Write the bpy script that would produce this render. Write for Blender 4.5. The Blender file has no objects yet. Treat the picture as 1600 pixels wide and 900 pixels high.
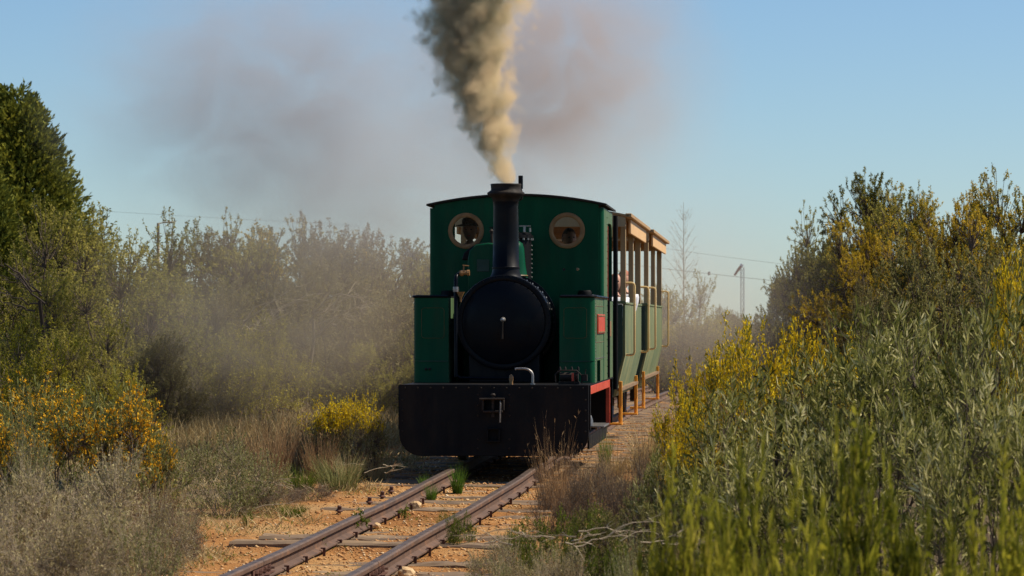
import bpy, bmesh, math, random
import numpy as np
from mathutils import Vector, Matrix

# ------------------------------------------------------------ camera, sky, sun, exposure
scene = bpy.context.scene
C = scene.collection
F_PX = 5125.0                      # focal length in pixels of a 1600 wide frame
HOR = 505.0                        # row of the horizon
EYE = 1.2
cam_d = bpy.data.cameras.new("camera")
cam = bpy.data.objects.new("camera", cam_d)
C.objects.link(cam)
cam.location = (0, 0, EYE)
cam.rotation_euler = (math.radians(90) + math.atan((HOR - 450) / F_PX), 0, 0)
cam_d.sensor_width = 36.0
cam_d.lens = 36.0 * F_PX / 1600.0
cam_d.clip_start = 0.2
cam_d.clip_end = 5000.0
cam_d.dof.use_dof = True
cam_d.dof.focus_distance = 25.5
cam_d.dof.aperture_fstop = 8.5
scene.camera = cam

SUN_EL = math.radians(51)
SUN_AZ = math.radians(80)          # clockwise from +Y (the view direction)
world = bpy.data.worlds.new("World")
scene.world = world
world.use_nodes = True
wn = world.node_tree
wn.nodes.clear()
w_out = wn.nodes.new("ShaderNodeOutputWorld")
w_bg = wn.nodes.new("ShaderNodeBackground")
w_sky = wn.nodes.new("ShaderNodeTexSky")
w_sky.sky_type = 'NISHITA'
w_sky.sun_disc = False
w_sky.sun_elevation = SUN_EL
w_sky.sun_rotation = SUN_AZ
w_sky.altitude = 300
w_sky.air_density = 1.0
w_sky.dust_density = 0.2
w_sky.ozone_density = 3.0
w_bg.inputs['Strength'].default_value = 0.071
w_tint = wn.nodes.new("ShaderNodeMix")
w_tint.data_type = 'RGBA'
w_tint.blend_type = 'MULTIPLY'
w_tint.inputs[0].default_value = 1.0
w_tint.inputs[7].default_value = (0.86, 1.02, 1.2, 1)
wn.links.new(w_sky.outputs[0], w_tint.inputs[6])
wn.links.new(w_tint.outputs[2], w_bg.inputs['Color'])
wn.links.new(w_bg.outputs[0], w_out.inputs['Surface'])

sun_d = bpy.data.lights.new("sun", 'SUN')
sun_d.energy = 5.0
sun_d.angle = math.radians(0.5)
sun_d.color = (1.0, 0.91, 0.77)
sun = bpy.data.objects.new("sun", sun_d)
C.objects.link(sun)
sdir = Vector((math.sin(SUN_AZ) * math.cos(SUN_EL), math.cos(SUN_AZ) * math.cos(SUN_EL), math.sin(SUN_EL)))
sun.rotation_euler = (-sdir).to_track_quat('-Z', 'Y').to_euler()
sun.location = sdir * 60
scene.view_settings.view_transform = 'Standard'
scene.view_settings.look = 'None'
scene.view_settings.exposure = 0.38
scene.view_settings.gamma = 1.0
scene.cycles.volume_bounces = 1
scene.cycles.max_bounces = 8
scene.cycles.transparent_max_bounces = 16
scene.cycles.volume_max_steps = 512

R_ = np.random.default_rng(7)
PI = math.pi

# ------------------------------------------------------------ place helpers
def px(x, d):
    return (x - 800.0) * d / F_PX
def pz(y, d):
    return EYE + (HOR - y) * d / F_PX

YAW = 0.08
_ds = np.arange(-4, 400, 0.25)
_sl = np.interp(_ds, [22, 27], [0.122, YAW])
_cx = np.concatenate([[0], np.cumsum((_sl[1:] + _sl[:-1]) / 2 * 0.25)])
_cx = _cx - np.interp(25.0, _ds, _cx) - 0.139
def track_x(d):
    return float(np.interp(d, _ds, _cx))
def rail_z(d):
    return float(np.interp(d, [-4, 8, 12, 16.5, 21.3, 24.6, 27, 30, 36, 41, 60, 82, 130, 400],
                           [-.50, -.26, -.165, -.07, .022, .098, .12, .133, .15, .155, .02, -.17, -.25, -.4]))
def _vn(x, y, s):
    return math.sin(x * 1.7 * s + 1.3 * math.sin(y * 0.9 * s + .5)) * math.cos(y * 1.3 * s + 0.7 * math.sin(x * 1.1 * s))
def ground_z(x, d):
    u = abs(x - track_x(d))
    base = rail_z(d) - 0.118
    k = min(1.0, max(0.0, (u - 0.75) / 2.0))
    k = k * k * (3 - 2 * k)
    far = min(1.0, max(0.0, (u - 2) / 12.0))
    return base + k * (0.05 * _vn(x, d, .5) + .03 * _vn(x + 5, d, 1.6)) - 0.02 * k + far * 0.25 * _vn(x, d, .07) + 0.008 * _vn(x, d, 6)

# ------------------------------------------------------------ object helpers
def link(name, data, parent=None, loc=None, rot=None):
    o = bpy.data.objects.new(name, data)
    C.objects.link(o)
    if parent is not None:
        o.parent = parent
    if loc is not None:
        o.location = loc
    if rot is not None:
        o.rotation_euler = rot
    return o

def tag(o, label=None, cat=None, group=None, kind=None):
    if label: o["label"] = label
    if cat: o["category"] = cat
    if group: o["group"] = group
    if kind: o["kind"] = kind
    return o

def thing(name, label, cat, loc=(0, 0, 0), rz=0.0, group=None):
    o = link(name, None, None, loc, (0, 0, rz))
    o.empty_display_size = 0.2
    return tag(o, label, cat, group)

# ------------------------------------------------------------ materials
def new_mat(name):
    m = bpy.data.materials.new(name)
    m.use_nodes = True
    nt = m.node_tree
    for n in list(nt.nodes):
        nt.nodes.remove(n)
    out = nt.nodes.new("ShaderNodeOutputMaterial")
    return m, nt, out

def N(nt, t, **kw):
    n = nt.nodes.new(t)
    for k, v in kw.items():
        if k.startswith('i_'):
            key = k[2:]
            key = int(key) if key.isdigit() else key
            n.inputs[key].default_value = v
        else:
            setattr(n, k, v)
    return n

def ramp(nt, stops, interp='LINEAR'):
    r = nt.nodes.new("ShaderNodeValToRGB")
    r.color_ramp.interpolation = interp
    e = r.color_ramp.elements
    while len(e) > 1:
        e.remove(e[-1])
    e[0].position = stops[0][0]
    e[0].color = (*stops[0][1], 1)
    for p, c in stops[1:]:
        x = e.new(p)
        x.color = (*c, 1)
    return r

def surf_mat(name, c1, c2, rough=0.5, metal=0.0, scale=6.0, detail=6.0, bump=0.1, bscale=None, spec=0.5,
             dust=None, dust_amt=0.0, stretch=(1, 1, 1), coat=0.0):
    """two-tone weathered surface with fine relief and optional dust in patches"""
    m, nt, out = new_mat(name)
    tc = N(nt, "ShaderNodeTexCoord")
    mp = N(nt, "ShaderNodeMapping")
    mp.inputs['Scale'].default_value = stretch
    nt.links.new(tc.outputs['Object'], mp.inputs['Vector'])
    n1 = N(nt, "ShaderNodeTexNoise", i_Scale=scale, i_Detail=detail, i_Roughness=0.62)
    nt.links.new(mp.outputs[0], n1.inputs['Vector'])
    r = ramp(nt, [(0.32, c1), (0.68, c2)])
    nt.links.new(n1.outputs[0], r.inputs[0])
    col = r.outputs[0]
    b = N(nt, "ShaderNodeBsdfPrincipled")
    b.inputs['Metallic'].default_value = metal
    b.inputs['Specular IOR Level'].default_value = spec
    b.inputs['Coat Weight'].default_value = coat
    rr = N(nt, "ShaderNodeMapRange", i_1=0.3, i_2=0.7, i_3=max(0.05, rough - 0.1), i_4=min(1, rough + 0.18))
    n2 = N(nt, "ShaderNodeTexNoise", i_Scale=scale * 2.3, i_Detail=4.0)
    nt.links.new(mp.outputs[0], n2.inputs['Vector'])
    nt.links.new(n2.outputs[0], rr.inputs[0])
    nt.links.new(rr.outputs[0], b.inputs['Roughness'])
    if dust is not None:
        n3 = N(nt, "ShaderNodeTexNoise", i_Scale=scale * 0.9, i_Detail=8.0, i_Roughness=0.7)
        nt.links.new(mp.outputs[0], n3.inputs['Vector'])
        mr = N(nt, "ShaderNodeMapRange", i_1=0.62 - 0.22 * dust_amt, i_2=0.74, i_3=0.0, i_4=min(1, dust_amt * 1.2))
        nt.links.new(n3.outputs[0], mr.inputs[0])
        mx = N(nt, "ShaderNodeMix", data_type='RGBA')
        nt.links.new(mr.outputs[0], mx.inputs[0])
        nt.links.new(col, mx.inputs[6])
        mx.inputs[7].default_value = (*dust, 1)
        col = mx.outputs[2]
    nt.links.new(col, b.inputs['Base Color'])
    if bump:
        n4 = N(nt, "ShaderNodeTexNoise", i_Scale=bscale or scale * 6, i_Detail=5.0)
        nt.links.new(mp.outputs[0], n4.inputs['Vector'])
        bp = N(nt, "ShaderNodeBump", i_Strength=bump, i_Distance=0.01)
        nt.links.new(n4.outputs[0], bp.inputs['Height'])
        nt.links.new(bp.outputs[0], b.inputs['Normal'])
    nt.links.new(b.outputs[0], out.inputs['Surface'])
    return m

def leaf_mat(name, stops, trans=0.3, rough=0.62, spec=0.08, vary=0.18):
    m, nt, out = new_mat(name)
    at = N(nt, "ShaderNodeAttribute", attribute_name="tint")
    oi = N(nt, "ShaderNodeObjectInfo")
    ma = N(nt, "ShaderNodeMath", operation='MULTIPLY_ADD')
    nt.links.new(oi.outputs['Random'], ma.inputs[0])
    ma.inputs[1].default_value = vary
    nt.links.new(at.outputs['Fac'], ma.inputs[2])
    ms = N(nt, "ShaderNodeMath", operation='SUBTRACT')
    nt.links.new(ma.outputs[0], ms.inputs[0])
    ms.inputs[1].default_value = vary / 2
    r = ramp(nt, stops)
    nt.links.new(ms.outputs[0], r.inputs[0])
    b = N(nt, "ShaderNodeBsdfPrincipled", i_Roughness=rough)
    b.inputs['Specular IOR Level'].default_value = spec
    nt.links.new(r.outputs[0], b.inputs['Base Color'])
    t = N(nt, "ShaderNodeBsdfTranslucent")
    nt.links.new(r.outputs[0], t.inputs['Color'])
    mx = N(nt, "ShaderNodeMixShader", i_0=trans)
    nt.links.new(b.outputs[0], mx.inputs[1])
    nt.links.new(t.outputs[0], mx.inputs[2])
    nt.links.new(mx.outputs[0], out.inputs['Surface'])
    return m

M = {}
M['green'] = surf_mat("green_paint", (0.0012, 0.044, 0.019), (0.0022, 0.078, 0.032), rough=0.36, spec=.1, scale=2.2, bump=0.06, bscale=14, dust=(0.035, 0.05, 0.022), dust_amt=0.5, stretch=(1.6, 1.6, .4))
M['greenlit'] = surf_mat('sunlit_green_paint', (0.055, 0.10, 0.045), (0.085, 0.14, 0.06), rough=0.5, spec=.2, scale=4, bump=0.05, dust=(0.17, 0.14, 0.07), dust_amt=0.6, stretch=(1.5, 1.5, .4))  # lighter green copy for side faces: sunlight put into the colour, plus dusty patches
M['cream'] = surf_mat("cream_lining", (0.12, 0.07, 0.015), (0.18, 0.1, 0.02), rough=0.5, bump=0)
M['red'] = surf_mat("red_paint", (0.42, 0.035, 0.012), (0.6, 0.07, 0.02), rough=0.42, scale=9, bump=0.05, dust=(0.3, 0.16, 0.08), dust_amt=0.3)
M['black'] = surf_mat("black_paint", (0.004, 0.0045, 0.005), (0.007, 0.007, 0.008), rough=0.5, spec=.12, scale=3, bump=0.1, bscale=20, dust=(0.028, 0.018, 0.011), dust_amt=0.6, stretch=(1.5, 1.5, .5))
M['gloss'] = surf_mat("smokebox_black", (0.0025, 0.003, 0.005), (0.004, 0.005, 0.007), rough=0.34, spec=.11, scale=3, bump=0.07, bscale=14, dust=(0.018, 0.011, 0.007), dust_amt=0.45)
M['soot'] = surf_mat("sooty_iron", (0.01, 0.008, 0.006), (0.035, 0.024, 0.017), rough=0.65, spec=.2, scale=10, bump=0.15)
M['steel'] = surf_mat("worn_steel", (0.18, 0.17, 0.16), (0.35, 0.33, 0.3), rough=0.38, metal=0.8, scale=14, bump=0.08)
M['brass'] = surf_mat("dull_brass", (0.18, 0.09, 0.026), (0.29, 0.15, 0.05), rough=0.5, metal=0.1, scale=14, bump=0.05)
M['olive'] = surf_mat("faded_green_boards", (0.09, 0.125, 0.055), (0.14, 0.17, 0.075), rough=0.6, scale=3.5, bump=0.12, bscale=18, stretch=(1, 1, .35), dust=(0.34, 0.29, 0.11), dust_amt=0.6)
M['darkgreen'] = surf_mat("dark_green_boards", (0.008, 0.03, 0.018), (0.014, 0.045, 0.024), rough=0.55, scale=4, bump=0.1)
M['tan'] = surf_mat("tan_painted_timber", (0.33, 0.19, 0.075), (0.43, 0.26, 0.11), rough=0.62, scale=5, bump=0.12, bscale=30, stretch=(1, 1, .3), dust=(0.2, 0.12, 0.06), dust_amt=0.3)
M['orange_t'] = surf_mat("orange_tan_fascia", (0.58, 0.34, 0.15), (0.68, 0.43, 0.2), rough=0.6, scale=4, bump=0.08, dust=(0.5, 0.32, 0.17), dust_amt=0.25)
M['post'] = surf_mat("brown_post_timber", (0.33, 0.225, 0.11), (0.46, 0.33, 0.17), rough=0.65, scale=5, bump=0.12, stretch=(1, 1, .2))
M['rail_y'] = surf_mat("cream_grab_rail_paint", (0.62, 0.4, 0.14), (0.72, 0.5, 0.2), rough=0.4, scale=10, bump=0.03)
M['step_y'] = surf_mat("orange_step_paint", (0.65, 0.23, 0.012), (0.78, 0.34, 0.02), rough=0.45, scale=18, bump=0.05, dust=(0.3, 0.16, 0.05), dust_amt=0.3)
M['slat'] = surf_mat("ceiling_slat_timber", (0.33, 0.15, 0.04), (0.5, 0.25, 0.07), rough=0.6, scale=6, bump=0.1)
M['rust'] = surf_mat("rusty_iron", (0.05, 0.022, 0.014), (0.13, 0.05, 0.028), rough=0.75, scale=16, bump=0.3)
M['ironwheel'] = surf_mat("wheel_iron", (0.02, 0.017, 0.016), (0.06, 0.05, 0.045), rough=0.5, scale=12, bump=0.1)
M['sleeper'] = surf_mat("weathered_sleeper_wood", (0.075, 0.045, 0.026), (0.26, 0.17, 0.095), rough=0.85, scale=4, detail=9, bump=0.6, bscale=20, stretch=(.22, 2.2, 2.2), dust=(0.4, 0.26, 0.12), dust_amt=0.4)
M['bark'] = surf_mat("grey_bark", (0.06, 0.045, 0.035), (0.17, 0.13, 0.1), rough=0.9, scale=14, bump=0.5)
M['deadwood'] = surf_mat("bleached_dead_wood", (0.26, 0.2, 0.14), (0.46, 0.38, 0.29), rough=0.85, scale=20, bump=0.3)
M['seat'] = surf_mat("bench_timber", (0.16, 0.1, 0.05), (0.24, 0.15, 0.075), rough=0.6, scale=6)

def rail_mat():
    m, nt, out = new_mat("rail_steel_rusty")
    g = N(nt, "ShaderNodeNewGeometry")
    sp = N(nt, "ShaderNodeSeparateXYZ")
    nt.links.new(g.outputs['Normal'], sp.inputs[0])
    tc = N(nt, "ShaderNodeTexCoord")
    n1 = N(nt, "ShaderNodeTexNoise", i_Scale=5.0, i_Detail=8.0, i_Roughness=0.7)
    nt.links.new(tc.outputs['Object'], n1.inputs['Vector'])
    r = ramp(nt, [(0.3, (0.06, 0.032, 0.02)), (0.55, (0.11, 0.058, 0.034)), (0.75, (0.27, 0.12, 0.045))])
    nt.links.new(n1.outputs[0], r.inputs[0])
    # polished running surface: the top of the head only (a property of the rail, not of light)
    at = N(nt, "ShaderNodeAttribute", attribute_name="tint")
    n2 = N(nt, "ShaderNodeTexNoise", i_Scale=11.0, i_Detail=6.0)
    nt.links.new(tc.outputs['Object'], n2.inputs['Vector'])
    r2 = ramp(nt, [(0.3, (0.07, 0.045, 0.03)), (0.7, (0.16, 0.115, 0.085))])
    nt.links.new(n2.outputs[0], r2.inputs[0])
    mx = N(nt, "ShaderNodeMix", data_type='RGBA')
    nt.links.new(at.outputs['Fac'], mx.inputs[0])
    nt.links.new(r.outputs[0], mx.inputs[6])
    nt.links.new(r2.outputs[0], mx.inputs[7])
    b = N(nt, "ShaderNodeBsdfPrincipled")
    nt.links.new(mx.outputs[2], b.inputs['Base Color'])
    mr = N(nt, "ShaderNodeMapRange", i_3=0.8, i_4=0.5)
    nt.links.new(at.outputs['Fac'], mr.inputs[0])
    nt.links.new(mr.outputs[0], b.inputs['Roughness'])
    m2 = N(nt, "ShaderNodeMath", operation='MULTIPLY', i_1=0.45)
    nt.links.new(at.outputs['Fac'], m2.inputs[0])
    nt.links.new(m2.outputs[0], b.inputs['Metallic'])
    bp = N(nt, "ShaderNodeBump", i_Strength=0.35, i_Distance=0.006)
    n3 = N(nt, "ShaderNodeTexNoise", i_Scale=60.0, i_Detail=4.0)
    nt.links.new(tc.outputs['Object'], n3.inputs['Vector'])
    nt.links.new(n3.outputs[0], bp.inputs['Height'])
    nt.links.new(bp.outputs[0], b.inputs['Normal'])
    nt.links.new(b.outputs[0], out.inputs['Surface'])
    return m
M['rail'] = rail_mat()

def ground_mat():
    m, nt, out = new_mat("sandy_soil")
    tc = N(nt, "ShaderNodeTexCoord")
    n1 = N(nt, "ShaderNodeTexNoise", i_Scale=0.9, i_Detail=9.0, i_Roughness=0.65)
    nt.links.new(tc.outputs['Object'], n1.inputs['Vector'])
    r = ramp(nt, [(0.3, (0.24, 0.10, 0.032)), (0.48, (0.42, 0.20, 0.065)), (0.7, (0.54, 0.34, 0.15))])
    nt.links.new(n1.outputs[0], r.inputs[0])
    n2 = N(nt, "ShaderNodeTexNoise", i_Scale=26.0, i_Detail=6.0, i_Roughness=0.7)
    nt.links.new(tc.outputs['Object'], n2.inputs['Vector'])
    r2 = ramp(nt, [(0.35, (0.45, 0.4, 0.36)), (0.62, (1, 1, 1))])
    nt.links.new(n2.outputs[0], r2.inputs[0])
    mx = N(nt, "ShaderNodeMix", data_type='RGBA', blend_type='MULTIPLY', i_0=0.6)
    nt.links.new(r.outputs[0], mx.inputs[6])
    nt.links.new(r2.outputs[0], mx.inputs[7])
    # litter covered ground away from the line
    at = N(nt, "ShaderNodeAttribute", attribute_name="litter")
    n3 = N(nt, "ShaderNodeTexNoise", i_Scale=5.0, i_Detail=8.0, i_Roughness=0.7)
    nt.links.new(tc.outputs['Object'], n3.inputs['Vector'])
    r3 = ramp(nt, [(0.3, (0.05, 0.036, 0.02)), (0.55, (0.14, 0.1, 0.055)), (0.75, (0.23, 0.17, 0.09))])
    nt.links.new(n3.outputs[0], r3.inputs[0])
    ad = N(nt, "ShaderNodeMath", operation='ADD')
    nt.links.new(at.outputs['Fac'], ad.inputs[0])
    sb = N(nt, "ShaderNodeMapRange", i_1=0.0, i_2=1.0, i_3=-0.7, i_4=0.7)
    nt.links.new(n1.outputs[0], sb.inputs[0])
    nt.links.new(sb.outputs[0], ad.inputs[1])
    ad.use_clamp = True
    mx2 = N(nt, "ShaderNodeMix", data_type='RGBA')
    nt.links.new(ad.outputs[0], mx2.inputs[0])
    nt.links.new(mx.outputs[2], mx2.inputs[6])
    nt.links.new(r3.outputs[0], mx2.inputs[7])
    b = N(nt, "ShaderNodeBsdfPrincipled", i_Roughness=0.95)
    b.inputs['Specular IOR Level'].default_value = 0.1
    nt.links.new(mx2.outputs[2], b.inputs['Base Color'])
    bp = N(nt, "ShaderNodeBump", i_Strength=0.8, i_Distance=0.03)
    nt.links.new(n2.outputs[0], bp.inputs['Height'])
    nt.links.new(bp.outputs[0], b.inputs['Normal'])
    nt.links.new(b.outputs[0], out.inputs['Surface'])
    return m
M['ground'] = ground_mat()
M['stone'] = leaf_mat("ballast_stone", [(0.0, (0.22, 0.09, 0.03)), (0.4, (0.42, 0.2, 0.075)), (0.75, (0.56, 0.35, 0.16)), (1.0, (0.7, 0.56, 0.36))], trans=0.0, rough=0.9, vary=0.0)

# ------------------------------------------------------------ hard-surface mesh builder
class MB:
    def __init__(s):
        s.v, s.f, s.m = [], [], []
    def _add(s, vs, fs, mi=0):
        b = len(s.v)
        s.v += [tuple(p) for p in vs]
        s.f += [tuple(b + i for i in f) for f in fs]
        s.m += [mi] * len(fs)
        return s
    def box(s, x0, x1, y0, y1, z0, z1, mi=0):
        vs = [(x0, y0, z0), (x1, y0, z0), (x1, y1, z0), (x0, y1, z0), (x0, y0, z1), (x1, y0, z1), (x1, y1, z1), (x0, y1, z1)]
        return s._add(vs, [(0, 3, 2, 1), (4, 5, 6, 7), (0, 1, 5, 4), (1, 2, 6, 5), (2, 3, 7, 6), (3, 0, 4, 7)], mi)
    def tube(s, pts, r, n=8, cap=True, mi=0):
        pts = [Vector(p) for p in pts]
        rs = r if isinstance(r, (list, tuple)) else [r] * len(pts)
        vs, fs = [], []
        prev = None
        for i, p in enumerate(pts):
            t = (pts[min(i + 1, len(pts) - 1)] - pts[max(i - 1, 0)]).normalized()
            if prev is None:
                a = Vector((0, 0, 1)) if abs(t.z) < .9 else Vector((1, 0, 0))
                u = t.cross(a).normalized()
            else:
                u = (prev - t * prev.dot(t)).normalized()
            prev = u
            w = t.cross(u)
            for k in range(n):
                a = 2 * PI * k / n
                vs.append(p + (u * math.cos(a) + w * math.sin(a)) * rs[i])
        for i in range(len(pts) - 1):
            for k in range(n):
                k2 = (k + 1) % n
                fs.append((i * n + k, i * n + k2, (i + 1) * n + k2, (i + 1) * n + k))
        if cap:
            fs.append(tuple(range(n))[::-1])
            fs.append(tuple((len(pts) - 1) * n + k for k in range(n)))
        return s._add(vs, fs, mi)
    def lathe(s, prof, c=(0, 0, 0), axis='z', n=32, mi=0, closed=True):
        """prof: list of (radius, height) along axis"""
        vs, fs = [], []
        for r, h in prof:
            for k in range(n):
                a = 2 * PI * k / n
                x, y = r * math.cos(a), r * math.sin(a)
                if axis == 'z': p = (c[0] + x, c[1] + y, c[2] + h)
                elif axis == 'y': p = (c[0] + x, c[1] + h, c[2] + y)
                else: p = (c[0] + h, c[1] + x, c[2] + y)
                vs.append(p)
        for i in range(len(prof) - 1):
            for k in range(n):
                k2 = (k + 1) % n
                fs.append((i * n + k, i * n + k2, (i + 1) * n + k2, (i + 1) * n + k))
        if closed:
            fs.append(tuple(range(n))[::-1])
            fs.append(tuple((len(prof) - 1) * n + k for k in range(n)))
        return s._add(vs, fs, mi)
    def prism(s, poly, a0, a1, plane='xz', mi=0):
        """poly extruded along the third axis from a0 to a1"""
        n = len(poly)
        def P(u, v, w):
            if plane == 'xz': return (u, w, v)
            if plane == 'xy': return (u, v, w)
            return (w, u, v)      # yz
        vs = [P(u, v, a0) for u, v in poly] + [P(u, v, a1) for u, v in poly]
        fs = [tuple(range(n)), tuple(range(n, 2 * n))[::-1]]
        for i in range(n):
            j = (i + 1) % n
            fs.append((i, i + n, j + n, j))
        return s._add(vs, fs, mi)
    def bolt(s, p, r=.008, h=.008, axis='y'):
        prof = [(r, 0), (r * .85, h * .7), (r * .35, h)]
        if axis == '-y': prof = [(r, 0), (r * .85, -h * .7), (r * .35, -h)]; axis = 'y'
        return s.lathe(prof, p, axis, 6)
    def build(s, name, mat, parent=None, bevel=0.0, smooth=40, loc=None, rot=None, kind=None):
        me = bpy.data.meshes.new(name)
        me.from_pydata(s.v, [], s.f)
        for m in (mat if isinstance(mat, (list, tuple)) else [mat]):
            me.materials.append(m)
        me.polygons.foreach_set('material_index', s.m)
        bm = bmesh.new()
        bm.from_mesh(me)
        bmesh.ops.recalc_face_normals(bm, faces=bm.faces)
        bm.to_mesh(me)
        bm.free()
        if smooth:
            me.polygons.foreach_set('use_smooth', [True] * len(me.polygons))
            me.set_sharp_from_angle(angle=math.radians(smooth))
        o = link(name, me, parent, loc, rot)
        if bevel:
            b = o.modifiers.new("bevel", 'BEVEL')
            b.width = bevel
            b.segments = 2
            b.limit_method = 'ANGLE'
            b.angle_limit = math.radians(50)
        if kind: o["kind"] = kind
        return o

def arc(cx, cz, r, a0, a1, n):
    return [(cx + r * math.cos(math.radians(a0 + (a1 - a0) * i / n)), cz + r * math.sin(math.radians(a0 + (a1 - a0) * i / n))) for i in range(n + 1)]

def sheet_with_holes(name, outline, holes, thick, mat, parent, loc=(0, 0, 0), rot=(PI / 2, 0, 0)):
    """flat plate in the local xz plane: outline and holes are lists of (x, z)"""
    cu = bpy.data.curves.new(name, 'CURVE')
    cu.dimensions = '2D'
    cu.fill_mode = 'BOTH'
    cu.extrude = thick / 2
    for pts in [outline] + holes:
        sp = cu.splines.new('POLY')
        sp.points.add(len(pts) - 1)
        for i, (a, b) in enumerate(pts):
            sp.points[i].co = (a, b, 0, 1)
        sp.use_cyclic_u = True
    tmp = bpy.data.objects.new("tmp", cu)
    C.objects.link(tmp)
    dg = bpy.context.evaluated_depsgraph_get()
    me = bpy.data.meshes.new_from_object(tmp.evaluated_get(dg))
    bpy.data.objects.remove(tmp)
    bpy.data.curves.remove(cu)
    me.name = name
    me.materials.clear()
    me.materials.append(mat)
    R = Matrix.Rotation(PI / 2, 4, 'X')
    me.transform(R)
    return link(name, me, parent, loc)
def circle(cx, cz, r, n=28):
    return [(cx + r * math.cos(2 * PI * i / n), cz + r * math.sin(2 * PI * i / n)) for i in range(n)]
# ------------------------------------------------------------ steam locomotive (local x right, y back, z up from rail top)
def yaw_loc(d, off=0.0):
    return (track_x(d), d, rail_z(d))
def make_loco():
    t = thing('steam_locomotive', "small dark green narrow gauge steam locomotive heading the train along the rusty rails", 'locomotive',
              (track_x(25.0), 25.0, 0.117), -YAW)
    # buffer beam with rounded lower corners
    w, r = .725, .165
    poly = [(-w, .615), (-w, .07 + r)] + arc(-w + r, .07 + r, r, 180, 270, 6) + arc(w - r, .07 + r, r, 270, 360, 6) + [(w, .615)]
    bb = MB().prism(poly, 0, .035).build('buffer_beam', M['black'], t, .004)
    m = MB()
    for i in range(15):
        m.bolt((-.68 + i * .0972, -.001, .59), .008, .008, '-y')
    for sx in (-1, 1):
        for z in (.5, .42, .34, .26): m.bolt((sx * .7, -.001, z), .008, .008, '-y')
    for x in (-.12, .12):
        for z in (.38, .46, .54, .2, .13): m.bolt((x, -.001, z), .009, .009, '-y')
    m.build('bolt', M['soot'], bb, kind='stuff')
    MB().box(-.735, -.722, .036, .1, .27, .61).build('beam_stay', M['black'], t)
    MB().box(.722, .735, .036, .1, .27, .61).build('beam_stay', M['black'], t)
    # coupler pocket
    m = MB()
    m.box(-.085, .085, -.09, -.001, .50, .512); m.box(-.075, .075, -.10, -.001, .405, .42)
    m.box(-.085, -.068, -.08, -.001, .42, .50); m.box(.068, .085, -.08, -.001, .42, .50)
    cp = m.build('coupler_pocket', M['soot'], t, .003)
    m = MB(); m.tube([(0, -.075, .37), (0, -.075, .535)], .011, 8); m.lathe([(.018, 0), (.02, .01), (.012, .02)], (0, -.075, .53), 'z', 8)
    m.build('coupling_pin', M['soot'], cp)
    m = MB(); m.tube([(.055, -.07, .50), (.06, -.1, .47), (.058, -.1, .40), (.056, -.095, .33)], .006, 6)
    m.build('safety_chain', M['steel'], cp)
    m = MB(); m.tube([(-.1, -.105, .508), (.09, -.105, .51)], .009, 6); m.build('drawbar', M['soot'], cp)
    m = MB(); m.box(-.05, .05, -.05, -.001, .275, .283); m.box(-.05, -.04, -.05, -.001, .19, .275); m.box(.04, .05, -.05, -.001, .19, .275); m.box(-.05, .05, -.05, -.001, .18, .19)
    m.build('lower_coupler_bracket', M['black'], t, .002)
    # footplate, side frames, frames under it
    MB().box(-.72, .72, .036, 4.15, .6, .612).build('footplate', M['black'], t)
    for sx in (-1, 1):
        x0, x1 = sorted((sx * .69, sx * .722))
        MB().box(x0, x1, .036, .24, .535, .599).build('side_frame', M['red'], t, .002)
        MB().box(x0, x1, .30, 3.25, .535, .599).build('side_frame', M['red'], t, .002)
        MB().box(min(sx * .69, sx * .725), max(sx * .69, sx * .725), 3.2, 3.24, .22, .534).build('hanger', M['red'], t, .002)
        m = MB(); m.box(min(sx * .56, sx * .72), max(sx * .56, sx * .72), 2.35, 3.3, .215, .228)
        m.build('step_plate', M['steel'], t, .002)
        m = MB(); m.tube([(sx * .6, 2.36, .225), (sx * .59, 2.36, .3), (sx * .6, 2.36, .45)], [.02, .012, .009], 6)
        m.lathe([(.03, 0), (.026, .05), (.012, .09)], (sx * .6, 2.36, .228), 'z', 10)
        m.build('step_bracket', M['steel'], t)
        gp = [(.5, .21), (.5, .105), (2.95, .105), (3.12, .13), (3.22, .17), (3.27, .21)]
        MB().prism(gp, min(sx * .685, sx * .70), max(sx * .685, sx * .70), 'yz').build('guard_plate', M['black'], t)
        fr = [(.1, .56), (.1, .3)] + arc(.7, .34, .26, 200, 340, 8) + arc(2.1, .34, .26, 200, 340, 8) + [(3.1, .3), (3.1, .56)]
        MB().prism(fr, sx * .40, sx * .42, 'yz').build('outside_frame', M['black'], t)
        for y in (.85, 2.1):
            wl = MB()
            wl.lathe([(.0, -.03), (.24, -.03), (.28, -.025), (.28, .035), (.27, .04), (.24, .03), (.22, .02), (.07, .02), (.07, .05), (0, .05)], (sx * .32, y, .28), 'x', 28, closed=False)
            wh = wl.build('wheel', M['ironwheel'], t)
            cr = MB(); cw = [(y + a, .28 + b) for a, b in [(.1 * math.cos(q) + .0, .1 * math.sin(q)) for q in np.linspace(0, 2 * PI, 12, endpoint=False)]]
            cr.prism([(y + .21 * math.cos(math.radians(q)), .28 + .17 * math.sin(math.radians(q))) for q in range(150, 400, 15)], sx * .52, sx * .57, 'yz')
            cr.build('crank', M['black'], wh)
        m = MB(); m.box(min(sx * .575, sx * .60), max(sx * .575, sx * .60), .8, 2.2, .18, .225); m.build('coupling_rod', M['ironwheel'], t, .004)
        cy = MB(); cy.lathe([(0, 0), (.12, 0), (.14, .02), (.14, .08), (.115, .1), (.115, .36), (.14, .38), (.14, .42), (0, .42)], (sx * .56, .12, .33), 'y', 24, closed=False)
        cy.build('cylinder_block', M['black'], t)
    m = MB(); m.box(-.4, .4, .4, 3.9, .2, .45); m.build('chassis_frame', M['soot'], t)
    MB().box(-.33, .33, 2.9, 3.9, .14, .5).build('ashpan', M['soot'], t)
    # smokebox
    zc = 1.09
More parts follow.
